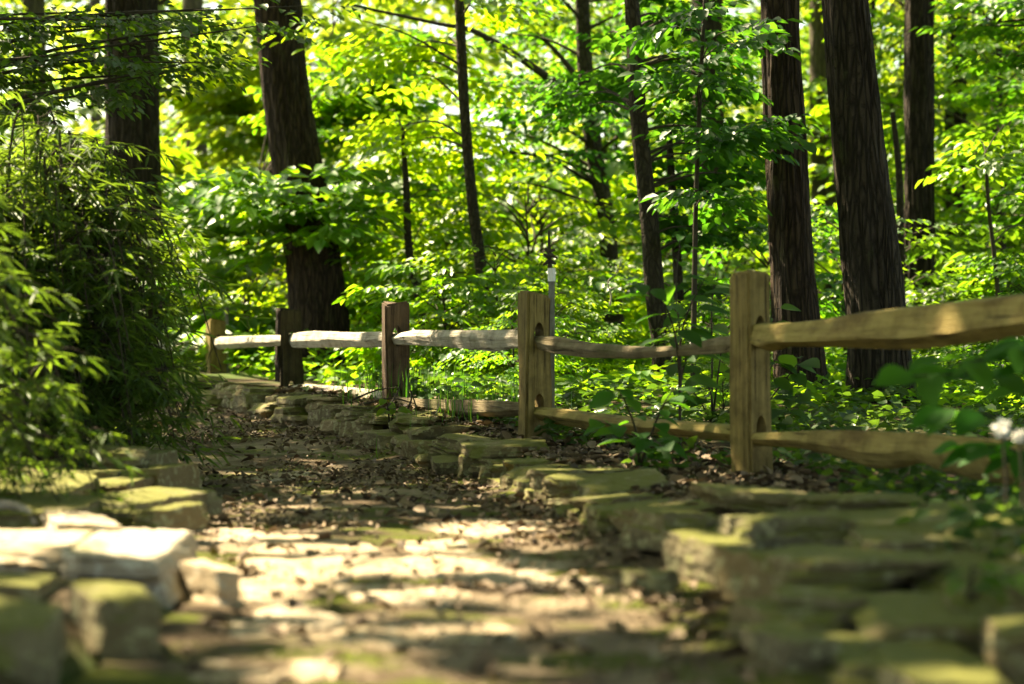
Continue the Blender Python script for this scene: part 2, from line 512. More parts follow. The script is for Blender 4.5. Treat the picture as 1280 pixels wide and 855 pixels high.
def flag_mesh(L, D, seed, T=.05):
    """flat sunken slab with an uneven broken outline; its top lies at z = 0"""
    rs = random.Random(seed); na = 90; nr = 12
    cor = sorted(rs.uniform(0, 6.283) for _ in range(7))
    cuts = [(a, rs.uniform(.62, 1.0)) for a in cor]
    V = []
    for i in range(nr + 3):
        f = min(1, (i + .0) / nr)
        for k in range(na):
            a = 6.28318 * k / na
            R = 1.15
            for (ca, cd) in cuts:
                c = math.cos(a - ca)
                if c > .05: R = min(R, cd / c)
            R *= 1 + .05 * mnoise.noise(Vector((math.cos(a) * 5, math.sin(a) * 5, seed)))
            x, y = math.cos(a) * R * f * L / 2, math.sin(a) * R * f * D / 2
            z = .010 * mnoise.noise(Vector((x * 4, y * 4, seed * 1.7))) + .006 * mnoise.noise(Vector((x * 15, y * 15, seed)))
            if i == nr: z -= .006
            if i == nr + 1: x *= 1.015; y *= 1.015; z -= .025
            if i == nr + 2: z -= T
            V.append((x, y, z))
    i = np.arange(nr + 2)[:, None] * na + np.arange(na)[None]
    i2 = np.arange(nr + 2)[:, None] * na + (np.arange(na)[None] + 1) % na
    F = np.stack([i, i + na, i2 + na, i2], -1).reshape(-1, 4)
    return np_mesh('flagstone', V, F, True)

STONE_N = [0]
def stone(parent, center, dims, rz=0.0, tilt=(0, 0), mat=None, name='stone', **kw):
    STONE_N[0] += 1
    me = stone_mesh(*dims, seed=STONE_N[0] * 13 + 5, **kw)
    o = link_mesh(name, me, mat or M['stone'], parent)
    base = parent.location if parent is not None else Vector((0, 0, 0))
    o.location = Vector(center) - base
    o.rotation_euler = (tilt[0], tilt[1], rz)
    return o

def stone_px(parent, x0, x1, yt, yb, d, depth, rz=0.0, tilt=(0, 0), mat=None, name='stone', **kw):
    """block whose front face fills pixels x0..x1, yt..yb at distance d and runs back by depth"""
    a = P((x0 + x1) / 2, yb, d); t = P((x0 + x1) / 2, yt, d)
    c = Vector((a.x * (d + depth / 2) / d, d + depth / 2, a.z))
    return stone(parent, c, ((x1 - x0) / FPX * d * 1.04, depth, max(.03, t.z - a.z) * 1.04), rz, tilt, mat, name, **kw)

rw = empty('dry_stone_wall', (.2, 8.5, 0))
tag(rw, 'low mossy dry stone wall running along the foot of the split rail fence', 'wall')
# the long run, two courses and caps
def lay_course(y0, y1, zf, hf, df, offx, lmin, lmax, seed, skip=0.0, cap=False):
    rs = random.Random(seed)
    y = y0
    while y < y1:
        ln = rs.uniform(lmin, lmax)
        ym = y + ln / 2 * .9
        t = Vector((float(xr(ym + .05) - xr(ym - .05)), .1, 0)).normalized()
        step = ln * t.y
        D = df * rs.uniform(.8, 1.25)
        h = hf * rs.uniform(.8, 1.25)
        x = float(xr(ym)) + offx + D / 2 + rs.uniform(-.03, .05)
        if rs.random() >= skip:
            o = stone(rw, (x, ym, float(zpath(ym)) + zf + rs.uniform(-.015, .015)), (ln * 1.02, D, h), math.atan2(t.y, t.x) + math.pi + rs.uniform(-.22, .22),
                  (rs.uniform(-.10, .10), rs.uniform(-.08, .08)))
        y += step
lay_course(6.9, 10.9, -.05, .11, .24, -.02, .16, .38, 1)
lay_course(6.8, 10.9, .05, .08, .32, .03, .22, .50, 2, .05)
lay_course(10.8, 12.7, -.05, .15, .28, -.02, .20, .44, 11)
lay_course(10.8, 12.7, .085, .10, .36, .06, .30, .56, 12)
lay_course(12.6, 19.5, -.04, .16, .30, -.02, .24, .50, 4)
lay_course(12.6, 19.5, .095, .09, .34, .06, .30, .62, 5, .15)
# near end, heaped blocks
near = [
    (905, 1072, 650, 690, 6.15, .5, .05), (1062, 1300, 648, 668, 6.0, .6, .04), (1066, 1235, 676, 712, 5.6, .55, -.05),
    (955, 1155, 706, 744, 5.15, .65, .06), (962, 1075, 752, 802, 4.75, .5, .0), (955, 1016, 806, 866, 4.3, .4, .15),
    (1016, 1255, 836, 886, 4.12, .5, .0), (1222, 1345, 792, 880, 4.2, .55, -.12), (926, 985, 702, 766, 5.3, .35, .5),
    (862, 925, 678, 730, 5.95, .35, .35), (1140, 1330, 724, 760, 4.95, .6, .02), (1070, 1225, 772, 830, 4.55, .5, -.06),
    (800, 880, 645, 690, 6.6, .35, .5), (880, 1000, 618, 642, 6.8, .55, .15), (990, 1140, 626, 646, 6.5, .5, -.05),
    (1225, 1345, 694, 726, 5.25, .5, .1), (1130, 1300, 664, 690, 5.7, .5, .0), (1010, 1100, 812, 850, 4.4, .35, .2),
    (1090, 1240, 850, 905, 3.95, .4, .05), (1180, 1310, 752, 800, 4.65, .5, -.1), (1250, 1400, 735, 800, 4.6, .5, 0), (940, 1010, 770, 812, 4.75, .3, .3)]
for (x0, x1, yt, yb, d, dep, rz) in near:
    stone_px(rw, x0, x1, yt, yb, d, dep, rz, (random.uniform(-.05, .05), random.uniform(-.06, .06)))

lw_ = empty('stone_edging', (-1.0, 6, 0))
tag(lw_, 'low edging of squared sandstone blocks left of the path, one block glaring in sunlight', 'wall')
lefts = [
    ('a', 104, 236, 697, 772, 5.45, .9, .07, 'stone_lit'), ('a2', 240, 284, 716, 790, 5.55, .30, .55, 'stone_lit'),
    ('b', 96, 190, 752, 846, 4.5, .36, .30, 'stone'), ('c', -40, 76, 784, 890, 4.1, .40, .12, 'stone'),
    ('d', -70, 62, 734, 788, 4.95, .36, .05, 'stone'), ('e', -80, 95, 686, 740, 5.55, .75, .1, 'stone_lit'),
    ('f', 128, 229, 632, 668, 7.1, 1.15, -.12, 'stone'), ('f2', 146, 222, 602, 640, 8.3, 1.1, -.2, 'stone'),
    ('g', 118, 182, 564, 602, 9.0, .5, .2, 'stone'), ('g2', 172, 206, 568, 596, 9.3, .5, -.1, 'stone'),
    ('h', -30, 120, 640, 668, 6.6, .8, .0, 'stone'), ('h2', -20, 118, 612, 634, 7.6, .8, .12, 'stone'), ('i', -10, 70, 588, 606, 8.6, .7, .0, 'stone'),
    ('j', 60, 150, 592, 616, 8.6, .6, .1, 'stone'), ('k', 60, 135, 655, 690, 6.2, .5, .3, 'stone_lit'), ('l', 196, 232, 640, 672, 7.0, .4, -.3, 'stone'),
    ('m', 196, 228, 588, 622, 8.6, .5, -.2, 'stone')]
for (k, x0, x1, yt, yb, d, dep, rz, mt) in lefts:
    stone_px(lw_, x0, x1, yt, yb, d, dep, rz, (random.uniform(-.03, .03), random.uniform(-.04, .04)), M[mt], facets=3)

# flagstones sunk in the path
flags = [
    (250, 330, 655, 676, 'small pale flagstone at the back edge of the sunlit stretch of path'),
    (500, 600, 668, 690, 'pale flagstone at the right end of the sunlit stretch of path'),
    (290, 400, 756, 792, 'pale flagstone in front of the glaring edging block, half in shade'),
    (300, 470, 668, 700, 'broad pale flagstone in the sunlit stretch of path beside the glaring block'),
    (455, 585, 692, 716, 'pale flagstone in the middle of the sunlit path'),
    (270, 420, 712, 742, 'flagstone next to the glaring edging block at the path edge'),
    (430, 560, 724, 748, 'flagstone in the path with shade across its near edge'),
    (330, 405, 582, 600, 'long grey flagstone in the shaded mossy stretch of path'),
    (550, 700, 645, 664, 'thin streak-like flagstone catching sun in mid path'),
    (240, 400, 812, 850, 'blotchy flagstone in the foremost strip of path'),
    (560, 720, 700, 722, 'flagstone between the sunlit streaks and the mossy wall'),
    (400, 600, 770, 800, 'greenish flagstone in the front part of the path')]
for i, (x0, x1, y0, y1, lab) in enumerate(flags):
    yc = (y0 + y1) / 2
    d = FPX * (EYE - .02) / (yc - 432)
    d0 = FPX * (EYE - .02) / (y1 - 432); d1 = FPX * (EYE - .02) / (y0 - 432)
    c = Vector(((x0 + x1) / 2 - 640, 0, 0)) / FPX * d
    zb = float(zpath(d)) + .013
    me = flag_mesh((x1 - x0) / FPX * d * 1.30, (d1 - d0) * 1.30, 700 + i)
    o = link_mesh('flagstone', me, M['flag'])
    o.location = (c.x, d, zb)
    o.rotation_euler = (random.uniform(-.012, .012), random.uniform(-.012, .012), random.uniform(-.25, .25))
    tag(o, lab, 'flagstone', 'flagstones sunk in the path')

# a few loose stones at the foot of the wall
loose = [(812, 738, 5.9, .10, 'dark fist-sized stone lying on the path before the wall'), (570, 690, 7.1, .05, 'small pale pebble standing on the sunlit path'),
         (690, 628, 9.3, .09, 'small mossy stone fallen at the foot of the wall bend'), (930, 800, 4.95, .07, 'small dark stone among leaf litter near the corner of the heaped wall')]
for i, (px, py, d, s, lab) in enumerate(loose):
    p = P(px, py, d)
    me = stone_mesh(s * 1.3, s, s * .8, 900 + i, rnd=.3, amp=.12)
    o = link_mesh('loose_stone', me, M['stone'] if i != 1 else M['stone_lit'])
    o.location = (p.x, d, float(zpath(d)) - .01); o.rotation_euler = (0, 0, i * 1.1)
    tag(o, lab, 'stone')

# ------------------------------------------------------------------ fence
POSTS = [  # px, distance, top pixel, width, turn relative to the line of sight (radians), material
    (1414, 6.7, 295, .14, .55, 'post'), (938, 9.3, 341, .134, .72, 'post'), (668.5, 11.5, 365, .142, .36, 'post'),
    (494, 14.0, 378, .155, .18, 'post_dark'), (364, 16.8, 389, .16, .10, 'post_rot'), (270, 20.0, 400, .15, .28, 'post'),
    (150, 23.0, 405, .15, .3, 'post')]
fence = empty('split_rail_fence', (P(668.5, 432, 11.5).x, 11.5, gz(P(668.5, 432, 11.5).x, 11.5)))
tag(fence, 'two-rail split rail fence of weathered posts and crooked rails beside the path', 'fence')
FL = fence.location.copy()
DEPS = []
def post_mesh(w, h, seed, slots, irregular):
    bm = bmesh.new()
    bmesh.ops.create_cube(bm, size=1.0)
    for v in bm.verts:
        v.co = Vector((v.co.x * w, v.co.y * w, (v.co.z + .5) * h))
    bmesh.ops.bevel(bm, geom=[e for e in bm.edges], offset=.012, segments=2, affect='EDGES')
    for k in range(1, 40):
        z = h * k / 40
        r = bmesh.ops.bisect_plane(bm, geom=bm.verts[:] + bm.edges[:] + bm.faces[:], plane_co=(0, 0, z), plane_no=(0, 0, 1))
    off = Vector((seed * 5.3, seed * 2.1, 0))
    for v in bm.verts:
        n = mnoise.noise_vector(Vector((v.co.x * 6, v.co.y * 6, v.co.z * 2.2)) + off)
        a = irregular
        n2 = mnoise.noise_vector(Vector((v.co.x * 22, v.co.y * 22, v.co.z * 1.1)) + off)
        v.co.x += (n.x * .012 + n2.x * .004) * a; v.co.y += (n.y * .012 + n2.y * .004) * a
        if v.co.z > h * .97: v.co.z += n.z * .03 + n2.z * .012 + v.co.x * .06 * (seed % 3 - 1) + v.co.y * .05 * ((seed + 1) % 3 - 1)
    me = bpy.data.meshes.new('post'); bm.to_mesh(me); bm.free()
    return me

def slot_cut(o, z, hh, w):
    bm = bmesh.new(); bmesh.ops.create_cone(bm, segments=14, radius1=.5, radius2=.5, depth=1.0, cap_ends=True)
    for v in bm.verts:
        x, y, zz = v.co
        v.co = Vector((y * .058 + (.0), zz * w * 3, x * hh * (1.0)))
    me = bpy.data.meshes.new('cut'); bm.to_mesh(me); bm.free()
    c = bpy.data.objects.new('cut', me); COL.objects.link(c)
    c.matrix_world = o.matrix_world @ Matrix.Translation((0, 0, z))
    md = o.modifiers.new('slot', 'BOOLEAN'); md.operation = 'DIFFERENCE'; md.solver = 'EXACT'; md.object = c
    return c

RAILT = {}  # rail centre lines, given as photographed: px, py centre, thickness px
top_rails = [
    (1, 0, [(936, 419, 26), (946, 419, 31), (962, 422, 36), (985, 418, 30), (1030, 416, 36), (1080, 412, 47), (1140, 410, 55), (1200, 403, 56), (1280, 393, 54), (1400, 383, 46)], 'rail', .09),
    (2, 1, [(664, 425, 10), (676, 428, 16), (692, 431, 21), (740, 438, 19), (800, 441, 15), (850, 439, 13), (880, 435, 17), (905, 431, 22), (935, 428, 18)], 'rail_brown', .07),
    (3, 2, [(484, 424, 8), (498, 424, 14), (520, 422, 19), (560, 423, 21), (600, 425, 25), (622, 426, 28), (645, 424, 24), (664, 423, 18)], 'rail_grey', .08),
    (4, 3, [(360, 425, 16), (372, 425, 20), (390, 424, 21), (440, 425, 19), (480, 424, 20), (494, 424, 14)], 'rail_grey', .08),
    (5, 4, [(266, 429, 12), (274, 429, 16), (310, 427, 15), (340, 426, 14), (362, 425, 12)], 'rail_grey', .08),
    (6, 5, [(150, 432, 14), (200, 431, 15), (240, 430, 16), (268, 429, 13)], 'rail_grey', .08)]
bot_rails = [
    (1, 0, [(934, 549, 10), (950, 549, 16), (1000, 550, 22), (1040, 553, 32), (1090, 562, 48), (1125, 563, 46), (1150, 559, 38), (1175, 566, 46), (1220, 573, 54), (1280, 582, 54), (1400, 598, 44)], 'rail', .09),
    (2, 1, [(660, 515, 12), (672, 517, 17), (700, 521, 21), (740, 527, 22), (800, 533, 21), (860, 537, 20), (910, 541, 21), (932, 543, 16)], 'rail', .08),
    (3, 2, [(490, 499, 10), (520, 504, 13), (560, 508, 17), (600, 510, 21), (640, 511, 20), (664, 511, 14)], 'rail_brown', .08),
    (4, 3, [(360, 488, 14), (380, 489, 18), (420, 491, 17), (460, 494, 15), (494, 497, 11)], 'rail_grey', .08),
    (5, 4, [(266, 482, 9), (300, 484, 14), (330, 488, 15), (362, 490, 11)], 'rail_grey', .08),
    (6, 5, [(150, 476, 13), (210, 478, 13), (268, 481, 10)], 'rail_grey', .08)]
slotz = {i: [] for i in range(7)}
def make_rail(a, b, pts, mt, depth, seed):
    pa, da = POSTS[a][0], POSTS[a][1]; pb, db = POSTS[b][0], POSTS[b][1]
    A = P(pa, 432, da); B = P(pb, 432, db)
    ctrl = []
    for (px, py, th) in pts:
        s = (px - 640) / FPX
        # on the line A-B: A.x+(B.x-A.x)u = s*(A.y+(B.y-A.y)u)
        u = (s * A.y - A.x) / ((B.x - A.x) - s * (B.y - A.y))
        y = A.y + (B.y - A.y) * u; x = s * y
        ctrl.append((u, x, y, EYE - (py - 432) / FPX * y, th / FPX * y))
    u0, u1 = ctrl[0][0], ctrl[-1][0]
    ex = Vector((B.x - A.x, B.y - A.y, 0)); Ln = ex.length; ex.normalize()
    us = np.linspace(u0, u1, 130)
    cu = [c[0] for c in ctrl]
    zc = np.interp(us, cu, [c[3] for c in ctrl]); th = np.interp(us, cu, [c[4] for c in ctrl])
    k = np.array([1, 2, 3, 2, 1]) / 9.0
    zc = np.convolve(np.pad(zc, 2, 'edge'), k, 'valid'); th = np.convolve(np.pad(th, 2, 'edge'), k, 'valid')
    seg = 34
    V = []
    rs = random.Random(seed)
    # split section: a handful of flat riven facets that change slowly along the length
    nf = rs.choice([5, 6])
    fa = [2 * math.pi * (k + rs.uniform(-.28, .28)) / nf + .4 for k in range(nf)]
    off = Vector((seed * 3.3, 0, 0))
    for i, u in enumerate(us):
        x = u * Ln
        fd = [1 + .22 * mnoise.noise(Vector((x * .9, k * 7.7, seed))) + .07 * mnoise.noise(Vector((x * 4.5, k * 7.7, seed))) for k in range(nf)]
        ring = []
        for j in range(seg):
            t = 2 * math.pi * j / seg
            r = 2.0
            for a_, d_ in zip(fa, fd):
                c = math.cos(t - a_)
                if c > .15: r = min(r, d_ / c)
            r *= 1 + .035 * mnoise.noise(Vector((x * 2.2, math.cos(t) * 7, math.sin(t) * 7)) + off) + .02 * mnoise.noise(Vector((x * 9, math.cos(t) * 15, math.sin(t) * 15)) + off)
            ring.append((r * math.cos(t), r * math.sin(t)))
        zt = max(p[1] for p in ring); zb = min(p[1] for p in ring)
        wide = depth * .5 * min(1, .5 + 5 * min(u - u0, u1 - u))
        for (yy, zz) in ring:
            V.append((x, yy * wide, zc[i] + ((zz - zb) / (zt - zb) - .5) * th[i]))
    F = []
    for i in range(len(us) - 1):
        for j in range(seg):
            j2 = (j + 1) % seg
            F.append((i * seg + j, i * seg + j2, (i + 1) * seg + j2, (i + 1) * seg + j))
    me = bpy.data.meshes.new('rail')
    n = len(us)
    F.append(tuple(reversed(range(seg)))); F.append(tuple((n - 1) * seg + j for j in range(seg)))
    V = np.array(V); zm = V[:, 2].mean(); V[:, 2] -= zm
    me.from_pydata(V.tolist(), [], F)
    bmx = bmesh.new(); bmx.from_mesh(me); bmesh.ops.recalc_face_normals(bmx, faces=bmx.faces); bmx.to_mesh(me); bmx.free()
    me.polygons.foreach_set('use_smooth', np.ones(len(me.polygons), dtype=bool))
    me.set_sharp_from_angle(angle=math.radians(24))
    o = link_mesh('rail', me, M[mt], fence)
    o.location = Vector((A.x, A.y, zm)) - FL
    o.rotation_euler = (0, 0, math.atan2(ex.y, ex.x))
    slotz[a].append((zc[0], th[0])); slotz[b].append((zc[-1], th[-1]))
    return o
for i, r in enumerate(top_rails): make_rail(*r, seed=10 + i)
for i, r in enumerate(bot_rails): make_rail(*r, seed=30 + i)
cuts = []
posts = []
for i, (px, d, top, w, turn, mt) in enumerate(POSTS):
    c = P(px, top, d)
    g = gz(c.x, d) - .12
    h = c.z - g
    me = post_mesh(w, h, i + 1, [], 1.0 if i != 4 else 2.6)
    o = link_mesh('post', me, M[mt], fence)
    view = math.atan2(-c.x, d)
    o.location = Vector((c.x, d, g)) - FL
    o.rotation_euler = (0, 0, view + turn * 1.0)
    posts.append(o)
    if i == 4: o['label'] = 'dark rotten post with mossy ragged edges'
    bpy.context.view_layer.update()
    tops = [z for z, t in slotz[i] if z > .45]; bots = [z for z, t in slotz[i] if z <= .45]
    for zz in (tops, bots):
        if zz:
            zm = max(zz)
            cuts.append(slot_cut(o, zm - g + .018, .135, w))
dg = bpy.context.evaluated_depsgraph_get()
for o in posts:
    me = bpy.data.meshes.new_from_object(o.evaluated_get(dg))
    o.modifiers.clear(); o.data = me
for c in cuts: bpy.data.objects.remove(c)

# metal stakes behind two posts
def stake(px, ytop, ybot, d, lab):
    a = P(px, ytop, d); g = gz(a.x, d)
    o = empty('metal_stake', (a.x, d, g)); tag(o, lab, 'stake')
    mb = MB(); H = a.z - g
    # T section
    for (sx, sy, ox, oy) in ((.034, .005, 0, 0), (.005, .03, 0, .017)):
        V = [(ox + sx / 2 * i, oy + sy / 2 * j, z) for z in (-.1, H) for i, j in ((-1, -1), (1, -1), (1, 1), (-1, 1))]
        mb.add(V, [(0, 3, 2, 1), (4, 5, 6, 7), (0, 1, 5, 4), (1, 2, 6, 5), (2, 3, 7, 6), (3, 0, 4, 7)])
    link_mesh('shaft', mb.mesh('shaft', False), M['metal'], o)
    mb = MB(); mb.tube([(0, 0, H - .06), (0, 0, H + .012)], .021, 10)
    link_mesh('cap', mb.mesh('cap', False), M['white'] if px > 600 else M['metal'], o)
stake(689.5, 338, 510, 11.75, 'thin galvanised metal stake with white tip behind the middle fence post')
stake(283.5, 386, 465, 20.3, 'thin grey metal stake behind the fence post beside the bamboo')

# old stump behind the rotten post
def stump():
    a = P(353, 385, 18.0); g = gz(a.x, 18.0)
    mb = MB()
    pts = [(0, 0, z) for z in np.linspace(-.1, a.z - g, 16)]
    mb.tube(pts, [.052 + .015 * (1 - i / 15) for i in range(16)], 20, True, lambda th, i, p: 1 + .22 * mnoise.noise(Vector((math.cos(th) * 2, math.sin(th) * 2, p.z * 1.5))))
    o = link_mesh('tree_stump', mb.mesh('stump'), M['bark'])
    o.location = (a.x, 18.0, g)
    tag(o, 'dark broken stump just behind the rotten fence post', 'stump')
stump()

# ------------------------------------------------------------------ leaves
def leaf_shape(w=.62, fold=.16, droop=.16):
    """6 vertices, 2 quads; base at 0, tip at x = 1"""
    return np.array([[0, 0, 0], [.34, w * .5, fold * .5], [.72, w * .36, fold * .3 - droop * .4], [1, 0, -droop],
                     [.34, -w * .5, fold * .5], [.72, -w * .36, fold * .3 - droop * .4]]), np.array([[0, 3, 2, 1], [0, 4, 5, 3]])

def frames(d, up):
    """rotation matrices with x along d, z near up; arrays (n,3)"""
    d = d / np.linalg.norm(d, axis=1, keepdims=True)
    y = np.cross(up, d); y /= np.maximum(np.linalg.norm(y, axis=1, keepdims=True), 1e-6)
    z = np.cross(d, y)
    return np.stack([d, y, z], -1)          # columns

def place_leaves(base, d, up, size, shape):
    T, F = shape
    R = frames(d, up)
    V = base[:, None, :] + np.einsum('nij,kj->nki', R, T) * size[:, None, None]
    n, k = len(base), len(T)
    FF = (F[None] + (np.arange(n) * k)[:, None, None]).reshape(-1, 4)
    return V.reshape(-1, 3), FF

def spray_template(r, nl=34, leaf=.10, L=.75, W=.62, shape=None):
    """one flat layered spray of leaves on a forked twig; x along the twig"""
    shape = shape or leaf_shape()
    B, D, S = [], [], []
    axes = [((0, 0, 0), 0.0, L)]
    for k in range(5):
        s = (-1) ** k; x = L * (.12 + .16 * k)
        axes.append(((x, 0, 0), s * r.uniform(.6, .95), W * r.uniform(.45, .75) * (1 - .09 * k)))
    twigs = []
    per = max(3, nl // 8)
    for (o, a, ln) in axes:
        o = np.array(o); dv = np.array([math.cos(a), math.sin(a), r.uniform(-.12, .08)])
        twigs.append((o, o + dv * ln))
        m = per + (3 if a == 0 else 0)
        for i in range(m):
            t = (i + .6) / m
            s = (-1) ** i
            if i == m - 1: s = 0
            la = a + s * r.uniform(.6, 1.05)
            B.append(o + dv * ln * t + np.array([0, 0, -.12 * (t * ln) ** 2 + r.uniform(-.015, .015)]))
            D.append([math.cos(la), math.sin(la), r.uniform(-.45, .02)])
            S.append(leaf * r.uniform(.65, 1.25))
    B, D, S = np.array(B), np.array(D), np.array(S)
    up = np.stack([r.normal(0, .28, len(B)), r.normal(0, .28, len(B)), np.ones(len(B))], -1)
    V, F = place_leaves(B, D, up, S, shape)
    return V, F, twigs

def templates(seed, n=6, **kw):
    r = np.random.default_rng(seed)
    return [spray_template(r, **kw) for _ in range(n)]

def sprays_mesh(name, base, d, tmpl, scale, seed=0, keep=None):
    """merge spray templates placed at base (n,3) along d (n,3) into one leaf mesh"""
    r = np.random.default_rng(seed)
    base = np.asarray(base, float); d = np.asarray(d, float)
    n = len(base)
    up = np.stack([r.normal(0, .22, n), r.normal(0, .22, n), np.ones(n)], -1)
    R = frames(d, up)
    which = r.integers(0, len(tmpl), n)
    flip = r.choice([-1, 1], n)
    Vs, Fs, off = [], [], 0
    for k, (T, F, tw) in enumerate(tmpl):
        idx = np.where(which == k)[0]
        if not len(idx): continue
        TT = np.repeat(T[None], len(idx), 0).copy(); TT[:, :, 1] *= flip[idx][:, None]
        V = base[idx][:, None, :] + np.einsum('nij,nkj->nki', R[idx], TT) * scale[idx][:, None, None]
        nv = T.shape[0]
        nl = nv // 6
        FF = (F[None] + (np.arange(len(idx)) * nv)[:, None, None])          # (m, 2nl, 4)
        if keep is not None:
            ctr = V.reshape(len(idx) * nl, 6, 3).mean(1)
            kp = keep(ctr)
            FF = FF.reshape(len(idx) * nl, 2, 4)[kp]
        Vs.append(V.reshape(-1, 3)); Fs.append(FF.reshape(-1, 4) + off); off += len(idx) * nv
    V = np.concatenate(Vs); F = np.concatenate(Fs)
    used = np.unique(F)
    remap = np.full(len(V), -1); remap[used] = np.arange(len(used))
    return np_mesh(name, V[used], remap[F])

# leaves are cleared along the sun's path to light chosen spots
def _hit(c, z):
    t = (c[:, 2] - z) / SUN.z
    return c[:, 0] - SUN.x * t, c[:, 1] - SUN.y * t
def boxf(x, y, x0, x1, y0, y1, s=.08):
    return sstep(x0 - s, x0 + s, x) * sstep(x1 + s, x1 - s, x) * sstep(y0 - s, y0 + s, y) * sstep(y1 + s, y1 - s, y)
def sun_gap(c):
    """True for leaves cleared so sunlight falls on chosen stones, path and rails"""
    x, y = _hit(c, .08)
    n = fbm(x * 4.5, y * 2.6, 41, 3) + .5 * fbm(x * 11, y * 9, 42, 2)
    n2 = fbm(x * 5, y * 5, 43, 3)
    g = np.zeros(len(c))
    g = np.maximum(g, boxf(x, y, -2.4, -.55, 5.25, 6.75) * (1.2))
    g = np.maximum(g, boxf(x, y, -1.25, -.08, 5.5, 8.0) * np.where(n > -.75, 1, 0))
    g = np.maximum(g, boxf(x, y, -.75, .25, 7.5, 9.2) * np.where(n > .12, 1, 0))
    g = np.maximum(g, boxf(x, y, -1.0, -.3, 4.0, 5.1) * np.where(n2 > .0, 1, 0))
    g = np.maximum(g, boxf(x, y, -.05, .5, 5.0, 7.4) * np.where(n > .22, 1, 0))
    g = np.maximum(g, boxf(x, y, -1.7, -1.1, 7.3, 9.2) * np.where(n2 > .2, 1, 0))
    g = np.maximum(g, boxf(x, y, -1.0, -.8, 4.5, 4.9, .03))
    g = np.maximum(g, boxf(x, y, -1.8, -1.0, 7.2, 9.6) * np.where(n2 > -.15, 1, 0))
    xb, yb = _hit(c, 1.3)
    g = np.maximum(g, boxf(xb, yb, -4.2, -1.5, 5.5, 12.5, .3) * np.where(fbm(xb * 2.2, yb * 2.2, 47, 3) > .08, 1, 0))
    xw, yw = _hit(c, .42)
    g = np.maximum(g, boxf(xw, yw, 1.22, 1.6, 5.8, 6.3, .05))
    # rails
    xr_, yr_ = _hit(c, .62)
    f = (yr_ - 11.5) * -.338 + .12          # fence line
    g = np.maximum(g, boxf(xr_ - f, yr_, -.28, .28, 13.0, 22.5, .12) * np.where(fbm(yr_ * 3, yr_, 9, 2) > -.55, 1, 0))
    g = np.maximum(g, boxf(xr_ - f, yr_, -.2, .25, 11.8, 13.0, .1) * np.where(fbm(yr_ * 5, yr_, 19, 2) > .2, 1, 0))
    return g > .5
def keep_leaf(c):
    return ~(sun_gap(c) & (c[:, 2] > 1.0))

# ------------------------------------------------------------------ tall trees
def bark_fn(scale, amp, seed):
    def f(th, i, p):
        q = Vector((math.cos(th) * scale, math.sin(th) * scale, p.z * .9 + seed * 7))
        n = mnoise.noise(q + Vector((mnoise.noise(Vector((p.z * 2, th * 1.0, seed))) * .4, 0, 0)))
        rid = 1 - abs(n) * 2.2
        return 1 + amp * (rid - .5) + .05 * mnoise.noise(Vector((math.cos(th), math.sin(th), p.z * .5 + seed)))
    return f

TALL = [  # pixels of the axis (px, py, width), distance, material, label
    ([(163, -60, 64), (164, 90, 65), (166, 190, 66), (170, 470, 80)], 22, 'bark', 'thick dark trunk rising behind the bamboo'),
    ([(338, -40, 56), (346, 0, 58), (358, 120, 58), (378, 250, 64), (394, 340, 68), (402, 440, 78), (404, 484, 92)], 20, 'bark_red', 'leaning furrowed trunk wrapped by leafy sprays right behind the rotten fence post'),
    ([(974, -40, 46), (976, 60, 48), (983, 200, 51), (990, 330, 54), (997, 430, 62), (1002, 505, 72)], 15.0, 'bark_red', 'straight reddish-brown trunk just behind the tallest fence post'),
    ([(1054, -40, 56), (1061, 50, 57), (1075, 200, 64), (1088, 320, 71), (1098, 430, 76), (1104, 530, 92)], 14.3, 'bark', 'thickest dark deeply furrowed trunk with top leaning left'),
    ([(1150, -60, 36), (1149, 90, 37), (1149, 260, 38), (1148, 380, 40), (1148, 500, 46)], 20, 'bark', 'dark upright trunk with a bent limb right of the thickest trunk'),
    ([(1026, -60, 30), (1027, 100, 30), (1030, 250, 32), (1034, 480, 38)], 28, 'bark_pale', 'shaded trunk showing in the gap between the two largest right-hand trunks'),
    ([(1200, -40, 26), (1196, 100, 27), (1192, 260, 28), (1190, 470, 32)], 27, 'bark', 'leaf-covered trunk rightmost of the tall trunks'),
    ([(884, -60, 40), (884, 100, 40), (886, 230, 42), (888, 470, 48)], 26, 'bark', 'dim trunk almost hidden by dark leaves left of the reddish trunk'),
    ([(40, -60, 28), (43, 90, 30), (46, 190, 31), (48, 470, 36)], 29, 'bark_pale', 'slim pale brown trunk leftmost in the woods'),
    ([(240, -60, 26), (242, 100, 27), (246, 200, 28), (250, 470, 32)], 36, 'bark_pale', 'far pale trunk in the sunlit gap beyond the bamboo'),
    ([(118, -60, 14), (120, 140, 15), (121, 470, 18)], 40, 'bark_pale', 'thin far trunk in the bright gap left of the thick dark trunk'),
]
tall_pos, tall_roots = [], []
